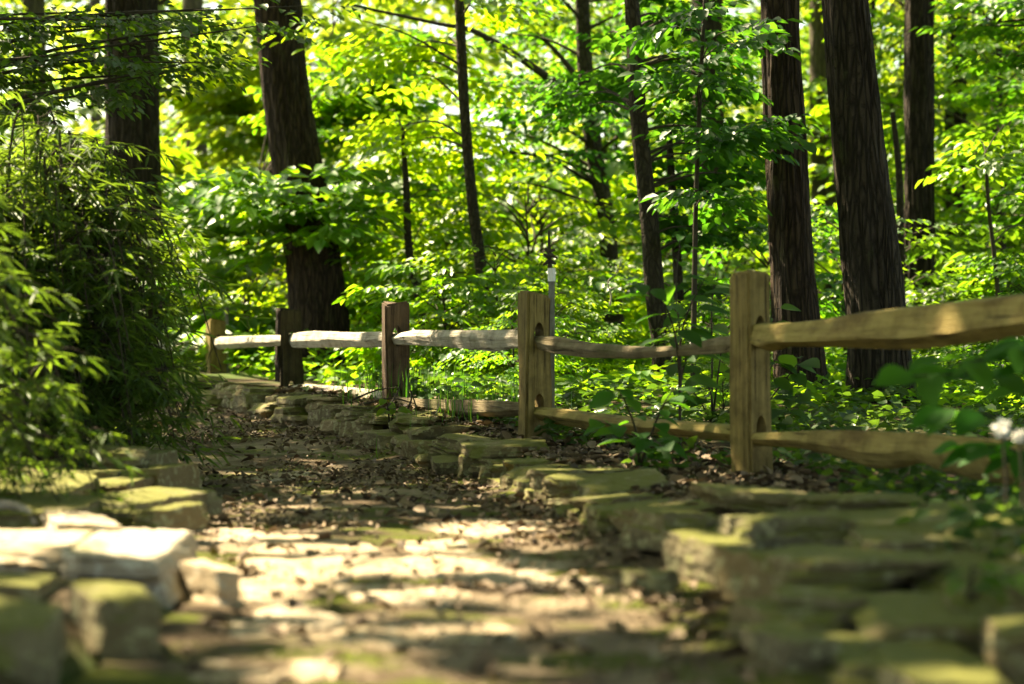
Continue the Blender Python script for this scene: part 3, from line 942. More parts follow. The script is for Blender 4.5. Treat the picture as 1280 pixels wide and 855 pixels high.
for ti, (ax, d, mt, lab) in enumerate(TALL):
    pts = [P(px, py, d) for (px, py, w) in ax][::-1]
    ws = [w / FPX * d / 2 for (_, _, w) in ax][::-1]
    g = gz(pts[0].x, d)
    foot = pts[0].copy(); foot.z = min(g, pts[0].z) - .15
    dirv = (pts[-1] - pts[-2]).normalized()
    topz = 11.0
    topp = pts[-1] + dirv * ((topz - pts[-1].z) / max(dirv.z, .3))
    mid = pts[-1].lerp(topp, .4)
    if foot.z < pts[0].z - .02:
        ctrl = [foot] + pts + [mid, topp]; rad = [ws[0] * 1.35] + ws + [ws[-1] * .85, ws[-1] * .35]
    else:
        ctrl = [foot] + pts[1:] + [mid, topp]; rad = ws[:1] + ws[1:] + [ws[-1] * .85, ws[-1] * .35]
    big = d < 23
    n = 210 if big else 60
    cur = catmull(ctrl, n)
    # radii follow the control points
    m = len(ctrl) - 1
    rr = [float(np.interp(i / (n - 1) * m, range(m + 1), rad)) for i in range(n)]
    root = empty('tree', (foot.x, foot.y, g))
    tag(root, lab, 'tree')
    mb = MB()
    sc = 3.2 if big else 2.0
    mb.tube([p - root.location for p in cur], rr, 72 if big else 20, True, bark_fn(sc + ws[0] * 4, .12 if big else .06, ti * 3.1))
    trunk = link_mesh('trunk', mb.mesh('trunk'), M[mt], root)
    mb = MB(); rs = random.Random(ti)
    for k in range(9):
        a = rs.uniform(0, 6.28); z0 = rs.uniform(6.2, 10.5)
        i0 = min(range(n), key=lambda i: abs(cur[i].z - z0))
        s = cur[i0] - root.location
        ln = rs.uniform(2, 4)
        e = s + Vector((math.cos(a) * ln, math.sin(a) * ln, rs.uniform(.6, 2)))
        q = s.lerp(e, .5) + Vector((0, 0, .3))
        mb.tube(catmull([s, q, e], 10), list(np.linspace(.07, .015, 10)), 7)
    link_mesh('limb', mb.mesh('limb'), M['bark_smooth'], trunk)
    tall_pos.append((foot.x, foot.y)); tall_roots.append(root)
# trees of the same wood whose trunks stand outside the frame
for k, (x, y, lab) in enumerate([(-7.5, 11.5, 'tall tree beyond the bamboo, its trunk out of sight'), (-6.5, 3.5, 'tall tree on the bank behind the stone edging, trunk out of sight'), (6.0, 9.5, 'tall tree beyond the fence past its nearest post'), (3.5, -3.5, 'tall tree behind the viewer beside the wall')]):
    root = empty('tree', (x, y, gz(x, y))); tag(root, lab, 'tree')
    mb = MB(); cur = catmull([(0, 0, -.2), (.05, .05, 4), (.1, -.1, 8), (0, 0, 11)], 60)
    mb.tube(cur, list(np.linspace(.3, .1, 60)), 24, True, bark_fn(4, .1, k + 40))
    trunk = link_mesh('trunk', mb.mesh('trunk'), M['bark'], root)
    mb = MB(); rs = random.Random(k + 77)
    for j in range(9):
        a = rs.uniform(0, 6.28); s = Vector((0, 0, rs.uniform(6, 10))); e = s + Vector((math.cos(a) * 3, math.sin(a) * 3, rs.uniform(.6, 2)))
        mb.tube(catmull([s, s.lerp(e, .5) + Vector((0, 0, .3)), e], 10), list(np.linspace(.07, .015, 10)), 7)
    link_mesh('limb', mb.mesh('limb'), M['bark_smooth'], trunk)
    tall_pos.append((x, y)); tall_roots.append(root)

# canopy: leaves above 6.5 m, each given to the nearest trunk
def canopy():
    r = np.random.default_rng(5)
    n = 150000
    x = r.uniform(-19, 14, n); y = r.uniform(-9, 52, n); z = r.uniform(6.8, 12.5, n)
    c = np.stack([x, y, z], -1)
    hx, hy = _hit(c, .1)
    # unseen leaves, dense where they should shade the path, sparse to light the woods
    fore = sstep(14.5, 11.0, hy + .55 * np.maximum(hx - 0, 0) * 0)
    clump = fbm(x * .8, y * .8, 61, 3)
    dens = .03 + .28 * (clump > .28) + .12 * sstep(1.5, 4.0, hx) + fore * .75
    along = hx - np.interp(hy, [11, 14, 16.6, 20, 24], [-.8, -1.9, -3.1, -4.7, -7])
    dens = np.where((np.abs(along) < 1.6) & (hy > 10) & (hy < 25), .95, dens)
    dens = np.where((hy < 11.5) & (hx > -4.5) & (hx < 4.5), 1.0, dens)
    keep = r.uniform(0, 1, n) < np.clip(dens, 0, 1)
    keep &= ~sun_gap(c)
    c = c[keep]; m = len(c)
    near = np.argmin(((c[:, None, :2] - np.array(tall_pos)[None]) ** 2).sum(-1), 1)
    ang = r.uniform(0, 6.28, m)
    d = np.stack([np.cos(ang), np.sin(ang), r.uniform(-.5, .2, m)], -1)
    up = np.stack([r.normal(0, .35, m), r.normal(0, .35, m), np.ones(m)], -1)
    sz = r.uniform(.22, .40, m)
    for t, root in enumerate(tall_roots):
        i = np.where(near == t)[0]
        if not len(i): continue
        V, F = place_leaves(c[i] - np.array(root.location), d[i], up[i], sz[i], leaf_shape(.7))
        link_mesh('crown', np_mesh('crown', V, F), M['leaf_canopy'], root)
canopy()

# ------------------------------------------------------------------ young trees, saplings and shrubs
TM = templates(1, 8, nl=36, leaf=.105)
TM_D = templates(5, 6, nl=46, leaf=.08, L=.7, W=.6)
TM_N = templates(4, 8, nl=20, leaf=.10, L=.40, W=.34)
TM_S = templates(2, 8, nl=26, leaf=.07, L=.42, W=.36)          # small leaves (beech-like)
TM_B = templates(3, 6, nl=16, leaf=.19, L=.7, W=.5, shape=leaf_shape(.55))      # big leaves

def limb_cluster(mb, root, start, center, rad, nl, rs, r0):
    """limbs from a trunk point into an ellipsoid of foliage; returns spray bases and directions (root space)"""
    B, D = [], []
    for k in range(nl):
        a = rs.uniform(0, 6.283); e = rs.uniform(-1, 1); q = rs.uniform(.25, 1.0) ** .5
        end = Vector((center.x + rad[0] * q * math.cos(a) * math.sqrt(1 - e * e * .6), center.y + rad[1] * q * math.sin(a) * math.sqrt(1 - e * e * .6), center.z + rad[2] * e * .95))
        st = start(end)
        ln = (end - st).length
        midp = st.lerp(end, .5) + Vector((rs.uniform(-.1, .1) * ln, rs.uniform(-.1, .1) * ln, .07 * ln))
        cur = catmull([st, midp, end], 9)
        mb.tube(cur, list(np.linspace(r0, .0035, 9)), 5)
        h = Vector((end.x - st.x, end.y - st.y, 0)); h = h.normalized() if h.length > .05 else Vector((math.cos(a), math.sin(a), 0))
        m = max(3, int(ln * 3.0))
        for i in range(m):
            t = 1 - .62 * (i / m) ** 1.0
            p = st.lerp(midp, min(1, t * 2)) if t < .5 else midp.lerp(end, t * 2 - 1)
            aa = math.atan2(h.y, h.x) + (0 if i == 0 else rs.choice([-1, 1]) * rs.uniform(.4, 1.3))
            B.append(p); D.append(Vector((math.cos(aa), math.sin(aa), rs.uniform(-.28, .08))))
    return B, D

def young_tree(name, axis, d, mt, clusters, lab, cat, tm, lm, seed, scale=(.8, 1.15), seg=14, cull=True):
    """axis: (px, py, width px) top to bottom; clusters: (px, py, dist, rx px, ry px, limbs)"""
    pts = [P(px, py, d) for (px, py, w) in axis][::-1]
    ws = [w / FPX * d / 2 for (_, _, w) in axis][::-1]
    g = gz(pts[0].x, d)
    pts[0].z = g - .08
    n = 70
    cur = catmull(pts, n)
    rr = [float(np.interp(i / (n - 1) * (len(pts) - 1), range(len(pts)), ws)) for i in range(n)]
    root = empty(name, (pts[0].x, d, g)); tag(root, lab, cat)
    rl = root.location.copy()
    mb = MB(); mb.tube([p - rl for p in cur], rr, seg, True, bark_fn(2.5, .07, seed))
    trunk = link_mesh('trunk', mb.mesh('trunk'), M[mt], root)
    if not clusters: return root
    rs = random.Random(seed)
    lbm = MB(); B, D = [], []
    loc = [p - rl for p in cur]
    for (px, py, cd, rx, ry, nl) in clusters:
        c = P(px, py, cd) - rl
        rad = (rx / FPX * cd, max(.5, rx / FPX * cd * .8), ry / FPX * cd)
        def start(end):
            z = end.z - .35 * math.hypot(end.x, end.y) * rs.uniform(.2, 1)
            return min(loc, key=lambda p: abs(p.z - z)) if len(loc) else Vector((0, 0, 0))
        b, dd = limb_cluster(lbm, root, start, c, rad, nl, rs, max(.006, ws[-1] * .35))
        B += b; D += dd
    link_mesh('branch', lbm.mesh('branch'), M['twig'], trunk)
    B = np.array([tuple(b) for b in B]); D = np.array([tuple(b) for b in D])
    sc = np.random.default_rng(seed).uniform(scale[0], scale[1], len(B))
    off = np.array(rl)
    me = sprays_mesh('crown', B, D, tm, sc, seed, keep=(lambda c: keep_leaf(c + off)) if cull else None)
    link_mesh('crown', me, lm, root)
    return root

Y = young_tree
# slender trunks one can see
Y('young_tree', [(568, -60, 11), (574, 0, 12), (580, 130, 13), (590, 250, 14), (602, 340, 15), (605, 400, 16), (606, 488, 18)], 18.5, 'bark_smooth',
  [(560, -10, 18.5, 150, 70, 12), (540, 120, 19.5, 90, 70, 8)], 'slender grey young tree leaning left between the two middle fence posts', 'tree', TM, M['leaf_lit'], 101)
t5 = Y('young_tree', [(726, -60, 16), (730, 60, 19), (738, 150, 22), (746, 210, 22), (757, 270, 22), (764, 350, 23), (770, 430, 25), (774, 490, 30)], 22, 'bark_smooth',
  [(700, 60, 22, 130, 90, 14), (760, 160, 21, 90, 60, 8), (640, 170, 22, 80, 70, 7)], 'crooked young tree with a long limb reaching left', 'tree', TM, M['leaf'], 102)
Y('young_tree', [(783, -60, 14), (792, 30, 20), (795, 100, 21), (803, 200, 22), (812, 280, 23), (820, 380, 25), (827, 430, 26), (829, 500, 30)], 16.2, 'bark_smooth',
  [(830, 20, 17.0, 90, 60, 12), (880, 130, 16.6, 60, 90, 12), (870, 250, 16.6, 50, 60, 9), (745, 100, 17.4, 50, 60, 6)], 'dark straight young tree forking near the top of the picture', 'tree', TM_N, M['leaf_shade'], 103)
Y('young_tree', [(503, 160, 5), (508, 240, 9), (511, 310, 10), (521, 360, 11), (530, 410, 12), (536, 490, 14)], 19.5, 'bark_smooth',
  [(520, 220, 20.5, 60, 100, 12), (520, 330, 20.5, 70, 50, 6)], 'thin bent sapling stem right of the dark square fence post', 'sapling', TM, M['leaf_lit'], 104)
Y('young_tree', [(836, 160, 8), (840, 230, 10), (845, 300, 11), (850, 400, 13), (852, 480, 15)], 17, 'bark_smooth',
  [(860, 330, 17, 60, 70, 8)], 'thin dark sapling close beside the forking young tree', 'sapling', TM_N, M['leaf_shade'], 105)
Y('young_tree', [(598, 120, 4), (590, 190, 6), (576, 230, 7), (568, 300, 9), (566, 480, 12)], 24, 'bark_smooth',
  [(590, 170, 24, 80, 90, 10), (620, 300, 25, 70, 60, 8)], 'thin far sapling seen past the slender grey tree', 'sapling', TM, M['leaf_lit'], 106)
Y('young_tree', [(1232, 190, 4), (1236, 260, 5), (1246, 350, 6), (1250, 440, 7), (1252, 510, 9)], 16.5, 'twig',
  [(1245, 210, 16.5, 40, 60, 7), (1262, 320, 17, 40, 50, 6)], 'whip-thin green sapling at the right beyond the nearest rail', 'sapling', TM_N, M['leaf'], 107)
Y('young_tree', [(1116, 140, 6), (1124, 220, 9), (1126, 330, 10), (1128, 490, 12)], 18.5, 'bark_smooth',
  [(1195, 330, 19, 40, 60, 7)], 'thin dark sapling between the thickest trunk and the upright trunk', 'sapling', TM_N, M['leaf_shade'], 108)
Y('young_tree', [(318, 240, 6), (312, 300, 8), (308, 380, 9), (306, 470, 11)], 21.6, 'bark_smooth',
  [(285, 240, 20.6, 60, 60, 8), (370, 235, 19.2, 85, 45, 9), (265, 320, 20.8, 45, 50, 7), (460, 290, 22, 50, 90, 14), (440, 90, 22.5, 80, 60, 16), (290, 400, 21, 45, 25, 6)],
  'leafy sapling spreading bright layered sprays in front of the leaning trunk', 'sapling', TM_N, M['leaf_lit'], 109, (1.2, 1.8))
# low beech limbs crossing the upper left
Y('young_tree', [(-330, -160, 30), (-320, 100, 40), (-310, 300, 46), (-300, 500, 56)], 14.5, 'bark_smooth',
  [(60, 25, 14.0, 140, 30, 5), (190, 75, 13.6, 90, 36, 7), (330, 20, 14.2, 90, 25, 5)], 'dark small-leaved branches hanging across the thick trunk behind the bamboo', 'tree', TM_S, M['leaf_shade'], 110, (.8, 1.1))
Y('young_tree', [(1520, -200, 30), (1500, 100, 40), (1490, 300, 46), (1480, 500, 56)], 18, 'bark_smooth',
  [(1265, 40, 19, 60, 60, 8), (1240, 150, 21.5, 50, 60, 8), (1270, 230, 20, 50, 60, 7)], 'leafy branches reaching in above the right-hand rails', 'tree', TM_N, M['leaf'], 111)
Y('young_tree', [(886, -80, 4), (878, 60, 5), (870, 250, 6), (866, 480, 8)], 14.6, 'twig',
  [(880, 50, 14.4, 50, 60, 8), (895, 190, 14.3, 40, 70, 8), (930, 150, 14.0, 40, 20, 2)], 'thin-stemmed sapling spreading dark sprays left of the reddish trunk', 'sapling', TM_N, M['leaf_shade'], 112)

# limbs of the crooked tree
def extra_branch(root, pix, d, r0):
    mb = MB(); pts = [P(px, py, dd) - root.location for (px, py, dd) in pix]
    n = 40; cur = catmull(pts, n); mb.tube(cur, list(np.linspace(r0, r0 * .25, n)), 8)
    link_mesh('limb', mb.mesh('limb'), M['twig'], next(c for c in root.children if c.name.startswith('trunk')))
extra_branch(t5, [(736, 130, 22), (690, 100, 21.6), (640, 66, 21.2), (590, 38, 20.8), (545, 29, 20.5), (430, 4, 20)], 22, .05)
extra_branch(t5, [(742, 190, 22), (700, 195, 21.6), (640, 190, 21.2), (600, 186, 20.8), (540, 180, 20.4)], 22, .022)
extra_branch(t5, [(738, 120, 22), (700, 70, 22), (670, 40, 22), (640, 10, 22)], 22, .035)

# shrubs and young trees further back: one of each kind, then copies
def bush_mesh(seed, R, H, z0, nlimb, tm, sc, taper=True):
    rs = random.Random(seed)
    lb = MB(); B, D = [], []
    for k in range(nlimb):
        a = rs.uniform(0, 6.283); z = z0 + (H - z0) * rs.uniform(0, 1)
        w = R * (math.sin(math.pi * min(1, max(.08, (z - z0 + .25 * H) / (H * 1.28)))) ** .7)
        rad = w * rs.uniform(.45, 1.0)
        end = Vector((math.cos(a) * rad, math.sin(a) * rad, z))
        st = Vector((0, 0, max(.05, z - rad * rs.uniform(.2, .8))))
        mid = st.lerp(end, .5) + Vector((0, 0, .08))
        lb.tube(catmull([st, mid, end], 7), list(np.linspace(.012, .003, 7)), 4)
        m = max(2, int(rad * 3.2))
        for i in range(m):
            t = 1 - .65 * i / m
            aa = a + (0 if i == 0 else rs.choice([-1, 1]) * rs.uniform(.4, 1.3))
            B.append(tuple(st.lerp(end, t))); D.append((math.cos(aa), math.sin(aa), rs.uniform(-.3, .1)))
    st = MB(); st.tube(catmull([(0, 0, -.1), (.05, 0, H * .5), (0, .03, H * .92)], 20), list(np.linspace(.012 + .008 * H, .006, 20)), 8)
    B = np.array(B); D = np.array(D)
    s = np.random.default_rng(seed).uniform(sc[0], sc[1], len(B))
    return sprays_mesh('crown', B, D, tm, s, seed), lb.mesh('branch'), st.mesh('stem')

KINDS = []
for k in range(4): KINDS.append(('shrub', bush_mesh(300 + k, 1.1, 1.9, .1, 34, (TM, TM_B, TM, TM_D)[k], (.8, 1.2)), 'shrub'))
for k in range(4): KINDS.append(('young_tree', bush_mesh(320 + k, 1.9, 5.6, .6, 74, (TM, TM_B, TM_D, TM)[k], (.9, 1.4)), 'tree'))
def plant(kind, x, y, s, rz, lm, lab, group):
    name, (cm, bm_, sm), cat = KINDS[kind]
    root = empty(name, (x, y, gz(x, y)), rz); root.scale = (s, s, s)
    tag(root, lab, cat, group)
    # parts share their meshes; each material set on the object so one mesh serves all tones
    for nm, me, mt in (('stem', sm, M['bark_smooth']), ('branch', bm_, M['twig']), ('crown', cm, lm)):
        if not me.materials: me.materials.append(mt)
        o = link_mesh(nm, me, None, root)
        if nm == 'crown':
            o.material_slots[0].link = 'OBJECT'; o.material_slots[0].material = mt
rs = random.Random(99)
def in_view(x, y, m=0): return abs(x) < y * (640 / FPX) + m
# understorey band close behind the fence
SH = [(492, 18.8, 0, .42), (555, 16.2, 1, .5), (620, 16.4, 2, .55), (690, 15.6, 3, .40), (420, 22, 0, .9), (320, 23.5, 1, .8), (250, 25, 2, .9), (905, 15.4, 2, .36), (700, 17.9, 1, .55),
      (960, 17.5, 0, .8), (1060, 17.8, 3, .8), (1240, 17.5, 1, .5), (1305, 16.5, 2, .6), (660, 20, 3, .95), (740, 24, 0, .9), (905, 12.6, 3, .2), (560, 21.5, 2, .8), (1310, 13.2, 0, .42), (640, 14.6, 0, .34), (480, 20.5, 1, .5), (215, 23, 2, .5)]
WHERE = ['behind the dark square post', 'under the long middle rail', 'between the two middle posts, beyond the low rail', 'right of the middle post', 'beside the leaning trunk', 'behind the rotten post', 'by the post beside the bamboo',
         'left of the tallest post', 'behind the bowed mossy rail', 'behind the reddish trunk', 'behind the thickest trunk', 'past the upright trunk', 'beyond the nearest rails', 'behind the slender grey tree', 'by the foot of the crooked tree',
         'against the tallest post', 'left of the slender grey tree', 'right of the thickest trunk', 'low behind the middle post', 'at the foot of the leaning trunk', 'low behind the far bleached rail']
for i, (px, d, k, s) in enumerate(SH):
    plant(k, (px - 640) / FPX * d, d, s, rs.uniform(0, 6.28), M['leaf_lit' if px < 800 and d > 14 else 'leaf'], 'leafy green shrub ' + WHERE[i], 'shrubs behind the fence')
n_far = 0
for i in range(400):
    y = rs.uniform(21.5, 46); x = rs.uniform(-1, 1) * (y * 640 / FPX + 1.5)
    if n_far >= 44: break
    ok = all(math.hypot(x - a, y - b) > 1.0 for a, b in tall_pos)
    if -4.6 < x < -.4 and y < 29: continue
    if not ok or (y > 25 and abs(x / y * FPX + 640 - 580) < 75 and n_far % 3): continue
    n_far += 1
    if n_far % 2: plant(rs.randrange(4), x, y, rs.uniform(.9, 1.5), rs.uniform(0, 6.28), M['leaf_far' if y > 30 else 'leaf_lit'], 'sunlit shrub deep in the woods beyond the fence', 'sunlit shrubs deep in the woods')
    else: plant(4 + rs.randrange(4), x, y, rs.uniform(.8, 1.3), rs.uniform(0, 6.28), M['leaf_far' if y > 30 else 'leaf_lit'], 'sunlit young tree deep in the woods beyond the fence', 'sunlit young trees deep in the woods')

# the far edge of the wood, one mass
def far_wood():
    r = np.random.default_rng(8)
    n = 60000
    x = r.uniform(-30, 30, n); y = r.uniform(50, 78, n); z = r.uniform(0, 1, n) ** 1.1 * 15
    cl = fbm(x * .45, z * .6 + y * .3, 71, 3)
    k = ((cl > -.35) | (z < 2)) & ~(np.hypot((x / y * FPX + 50), (z - 5.3) / y * FPX) < 70)
    x, y, z = x[k], y[k], z[k]; m = len(x)
    c = np.stack([x, y, ground(x, y) + z], -1)
    a = r.uniform(0, 6.28, m)
    d = np.stack([np.cos(a), np.sin(a), r.uniform(-.6, .2, m)], -1)
    up = np.stack([r.normal(0, .4, m), r.normal(0, .4, m), np.ones(m)], -1)
    V, F = place_leaves(c, d, up, r.uniform(.3, .55, m), leaf_shape(.7))
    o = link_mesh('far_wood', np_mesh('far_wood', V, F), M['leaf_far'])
    tag(o, 'bright far edge of the wood seen through the trees', 'woods', None, 'stuff')
far_wood()

# ------------------------------------------------------------------ bamboo-like shrubs on the left
def bamboo(name, cx, cy, R, H, n_st, lab, seed, leafsz, dens, ymin=None):
    rs = random.Random(seed); r = np.random.default_rng(seed)
    g = gz(cx, cy)
    root = empty(name, (cx, cy, g)); tag(root, lab, 'shrub')
    st = MB(); B, D, S = [], [], []
    for k in range(n_st):
        a = rs.uniform(0, 6.283); q = rs.uniform(.35, 1)
        out = R * q; top = H * rs.uniform(.75, 1.05) * (1 - .42 * q ** 2.2) * (rs.uniform(.28, .7) if rs.random() < .42 else 1)
        bx, by = math.cos(a) * .22 * R * rs.random(), math.sin(a) * .22 * R * rs.random()
        p0 = Vector((bx, by, -.05)); p1 = Vector((bx + math.cos(a) * out * .35, by + math.sin(a) * out * .35, top * .8))
        p2 = Vector((math.cos(a) * out * .8, math.sin(a) * out * .8, top)); p3 = Vector((math.cos(a) * out * 1.02, math.sin(a) * out * 1.02, top * rs.uniform(.0, .75)))
        cur = catmull([p0, p1, p2, p3], 16)
        st.tube(cur, list(np.linspace(.009, .0025, 16)), 5)
        for i in range(int(dens)):
            t = rs.uniform(.22, 1) ; j = t * 15; i0 = min(14, int(j)); p = cur[i0].lerp(cur[i0 + 1], j - i0)
            # a side twig with a fan of narrow leaves
            a2 = rs.uniform(0, 6.283); tl = rs.uniform(.05, .28)
            tip = p + Vector((math.cos(a2) * tl + math.cos(a) * .04, math.sin(a2) * tl + math.sin(a) * .04, rs.uniform(-.14, .08)))
            if tip.z < .06: continue
            st.tube([p, p.lerp(tip, .5) + Vector((0, 0, .02)), tip], [.002, .0016, .001], 3)
            nl = rs.randint(5, 8)
            for l in range(nl):
                la = a2 + (l - nl / 2) * .38 + rs.uniform(-.15, .15)
                B.append(tuple(p.lerp(tip, rs.uniform(.55, 1)))); D.append((math.cos(la), math.sin(la), rs.uniform(-1.0, .12))); S.append(leafsz * rs.uniform(.6, 1.25))
    B, D, S = np.array(B), np.array(D), np.array(S)
    up = np.stack([r.normal(0, .4, len(B)), r.normal(0, .4, len(B)), np.ones(len(B))], -1)
    V, F = place_leaves(B, D, up, S, leaf_shape(.14, .03, .10))
    link_mesh('stem', st.mesh('stem'), M['twig'], root)
    link_mesh('foliage', np_mesh('foliage', V, F), M['bamboo'], root)
bamboo('bamboo_shrub', -2.42, 10.3, 1.04, 1.74, 300, 'big arching feathery bamboo shrub overhanging the left edge of the path', 1, .105, 17)
bamboo('bamboo_shrub', -2.45, 7.3, 1.05, 1.35, 130, 'nearer blurred bamboo shrub cut off by the left picture edge', 2, .085, 19)
bamboo('bamboo_shrub', -3.6, 13.2, 1.25, 1.7, 90, 'farthest bamboo shrub behind the big arching one', 3, .12, 12)
bamboo('bamboo_shrub', -3.35, 10.9, 1.15, 1.6, 130, 'tall bamboo shrub at the left edge between the nearest and the arching one', 4, .115, 13)

# ------------------------------------------------------------------ leafy plants near the fence
def sapling_plant(name, base, stems, lab, cat, lm, leaf, seed, nleaf=9, w=.55):
    """stems: list of lists of points (world); big single leaves alternate along each"""
    root = empty(name, base); tag(root, lab, cat)
    rs = random.Random(seed); r = np.random.default_rng(seed)
    mb = MB(); B, D, S = [], [], []
    for pts in stems:
        cur = catmull([Vector(p) - root.location for p in pts], 20)
        mb.tube(cur, list(np.linspace(.007, .002, 20)), 6)
        for i in range(nleaf):
            t = .3 + .7 * (i + .5) / nleaf; p = cur[min(19, int(t * 19))]
            tn = (cur[19] - cur[10]).normalized()
            a = math.atan2(tn.y, tn.x) + (-1) ** i * rs.uniform(.5, 1.2) + (0 if i < nleaf - 1 else 1)
            pet = Vector((math.cos(a), math.sin(a), .1)) * leaf * .2
            mb.tube([p, p + pet], [.0022, .0014], 4)
            B.append(tuple(p + pet)); D.append((math.cos(a), math.sin(a), rs.uniform(-.45, .15))); S.append(leaf * rs.uniform(.7, 1.2))
    B, D, S = np.array(B), np.array(D), np.array(S)
    up = np.stack([r.normal(0, .3, len(B)), r.normal(0, .3, len(B)) - .25, np.ones(len(B))], -1)
    # leaves with a finer outline
    xs_ = np.array([0, .12, .3, .5, .7, .88, 1.0]); wd = np.array([0, .5, .92, 1.0, .78, .38, 0]) * w / 2
    T, F = [], []
    for x_, w_ in zip(xs_, wd):
        dz = -.22 * x_ ** 2
        T += [(x_, -w_, dz + w_ * .25), (x_, 0, dz), (x_, w_, dz + w_ * .25)]
    for i in range(len(xs_) - 1):
        a = i * 3
        F += [(a, a + 3, a + 4, a + 1), (a + 1, a + 4, a + 5, a + 2)]
    V, FF = place_leaves(B, D, up, S, (np.array(T), np.array(F)))
    link_mesh('stem', mb.mesh('stem'), M['twig'], root)
    link_mesh('foliage', np_mesh('foliage', V, FF, True), lm, root)
    return root
def wpts(*a): return [P(*q) for q in a]
def gp(px, d): x = (px - 640) / FPX * d; return (x, d, gz(x, d))
sapling_plant('sapling', gp(800, 9.6), [[gp(800, 9.6)] + wpts((795, 540, 9.5), (780, 500, 9.3), (765, 478, 9.2)), [gp(800, 9.6)] + wpts((815, 540, 9.6), (830, 505, 9.5), (842, 485, 9.5)), [gp(800, 9.6)] + wpts((795, 560, 9.4), (770, 535, 9.1), (745, 525, 9)), [gp(800, 9.6)] + wpts((805, 565, 9.4), (815, 550, 9.2), (830, 560, 9))],
              'broad-leaved seedling growing up through the low rail before the bowed rail', 'plant', M['leaf'], .115, 1, 8, .7)
sapling_plant('sapling', gp(850, 10.2), [[gp(850, 10.2)] + wpts((848, 450, 9.9), (830, 380, 9.6), (790, 352, 9.2)), [gp(850, 10.2)] + wpts((850, 440, 10), (860, 390, 9.9), (880, 350, 9.8)), [gp(850, 10.2)] + wpts((852, 470, 10.2), (870, 430, 10.2), (890, 400, 10.1)), [gp(850, 10.2)] + wpts((850, 430, 10), (845, 360, 10), (850, 300, 10))],
              'tall thin sapling with large oval leaves left of the tallest post', 'plant', M['leaf_shade'], .17, 2, 8, .52)
sapling_plant('leafy_shrub', (1.95, 7.0, gz(1.95, 7)), [[(1.95, 7.0, .1)] + wpts((1290, 500, 6.9), (1230, 470, 6.7), (1130, 470, 6.5)), [(1.95, 7.0, .1)] + wpts((1300, 470, 6.8), (1260, 450, 6.6), (1180, 455, 6.4)), [(1.95, 7.0, .1)] + wpts((1290, 560, 7), (1240, 520, 7), (1180, 510, 7)), [(1.95, 7.0, .1)] + wpts((1300, 590, 7), (1260, 560, 7.1), (1200, 560, 7.2)), [(1.95, 7.0, .1)] + wpts((1320, 470, 6.6), (1300, 430, 6.5), (1270, 440, 6.3))],
              'blurred large-leaved shrub reaching in below the nearest top rail', 'shrub', M['leaf'], .15, 3, 10, .55)
sapling_plant('leafy_shrub', gp(955, 11.5), [[gp(955, 11.5)] + wpts((955, 520, 11.4), (960, 470, 11.3), (975, 440, 11.2)), [gp(955, 11.5)] + wpts((970, 530, 11.4), (990, 500, 11.3), (1010, 490, 11.2)), [gp(955, 11.5)] + wpts((950, 520, 11.4), (985, 470, 11.3), (1005, 445, 11.3)), [gp(955, 11.5)] + wpts((975, 550, 11.4), (1000, 540, 11.3), (1040, 535, 11.2)), [gp(955, 11.5)] + wpts((960, 480, 11.4), (960, 420, 11.3), (970, 380, 11.2))],
              'large-leaved shrub just behind the tallest fence post', 'shrub', M['leaf_shade'], .16, 4, 9, .6)
sapling_plant('leafy_shrub', gp(890, 12.2), [[gp(890, 12.2)] + wpts((890, 500, 12), (880, 470, 12), (860, 455, 12)), [gp(890, 12.2)] + wpts((895, 490, 12), (900, 450, 12), (905, 420, 12)), [gp(890, 12.2)] + wpts((880, 510, 12), (865, 490, 12), (850, 500, 12)), [gp(890, 12.2)] + wpts((890, 450, 12.3), (890, 380, 12.3), (895, 340, 12.3))],
              'dark large-leaved shrub between the forking young tree and the tallest post', 'shrub', M['leaf_shade'], .15, 5, 9, .6)
sapling_plant('seedling', gp(487, 12.9), [[gp(487, 12.9)] + wpts((486, 520, 12.9), (484, 505, 12.85), (480, 497, 12.8)), [gp(487, 12.9)] + wpts((490, 522, 12.9), (494, 512, 12.85), (500, 508, 12.8))],
              'small bright green seedling on the wall top below the dark square post', 'plant', M['leaf_lit'], .075, 6, 6, .65)
sapling_plant('seedling', gp(385, 15.6), [[gp(385, 15.6)] + wpts((384, 495, 15.6), (380, 480, 15.5)), [gp(385, 15.6)] + wpts((392, 498, 15.6), (398, 488, 15.5))],
              'small green seedling on the wall beside the rotten post', 'plant', M['leaf_lit'], .08, 7, 6, .6)
sapling_plant('seedling', (1.0, 4.75, .13), [[(1.0, 4.75, .1), (1.0, 4.7, .17), (.98, 4.6, .21)], [(1.0, 4.75, .1), (1.03, 4.7, .16), (1.08, 4.62, .2)]],
              'small green seedling sprouting between the heaped wall stones', 'plant', M['leaf'], .07, 8, 5, .6)

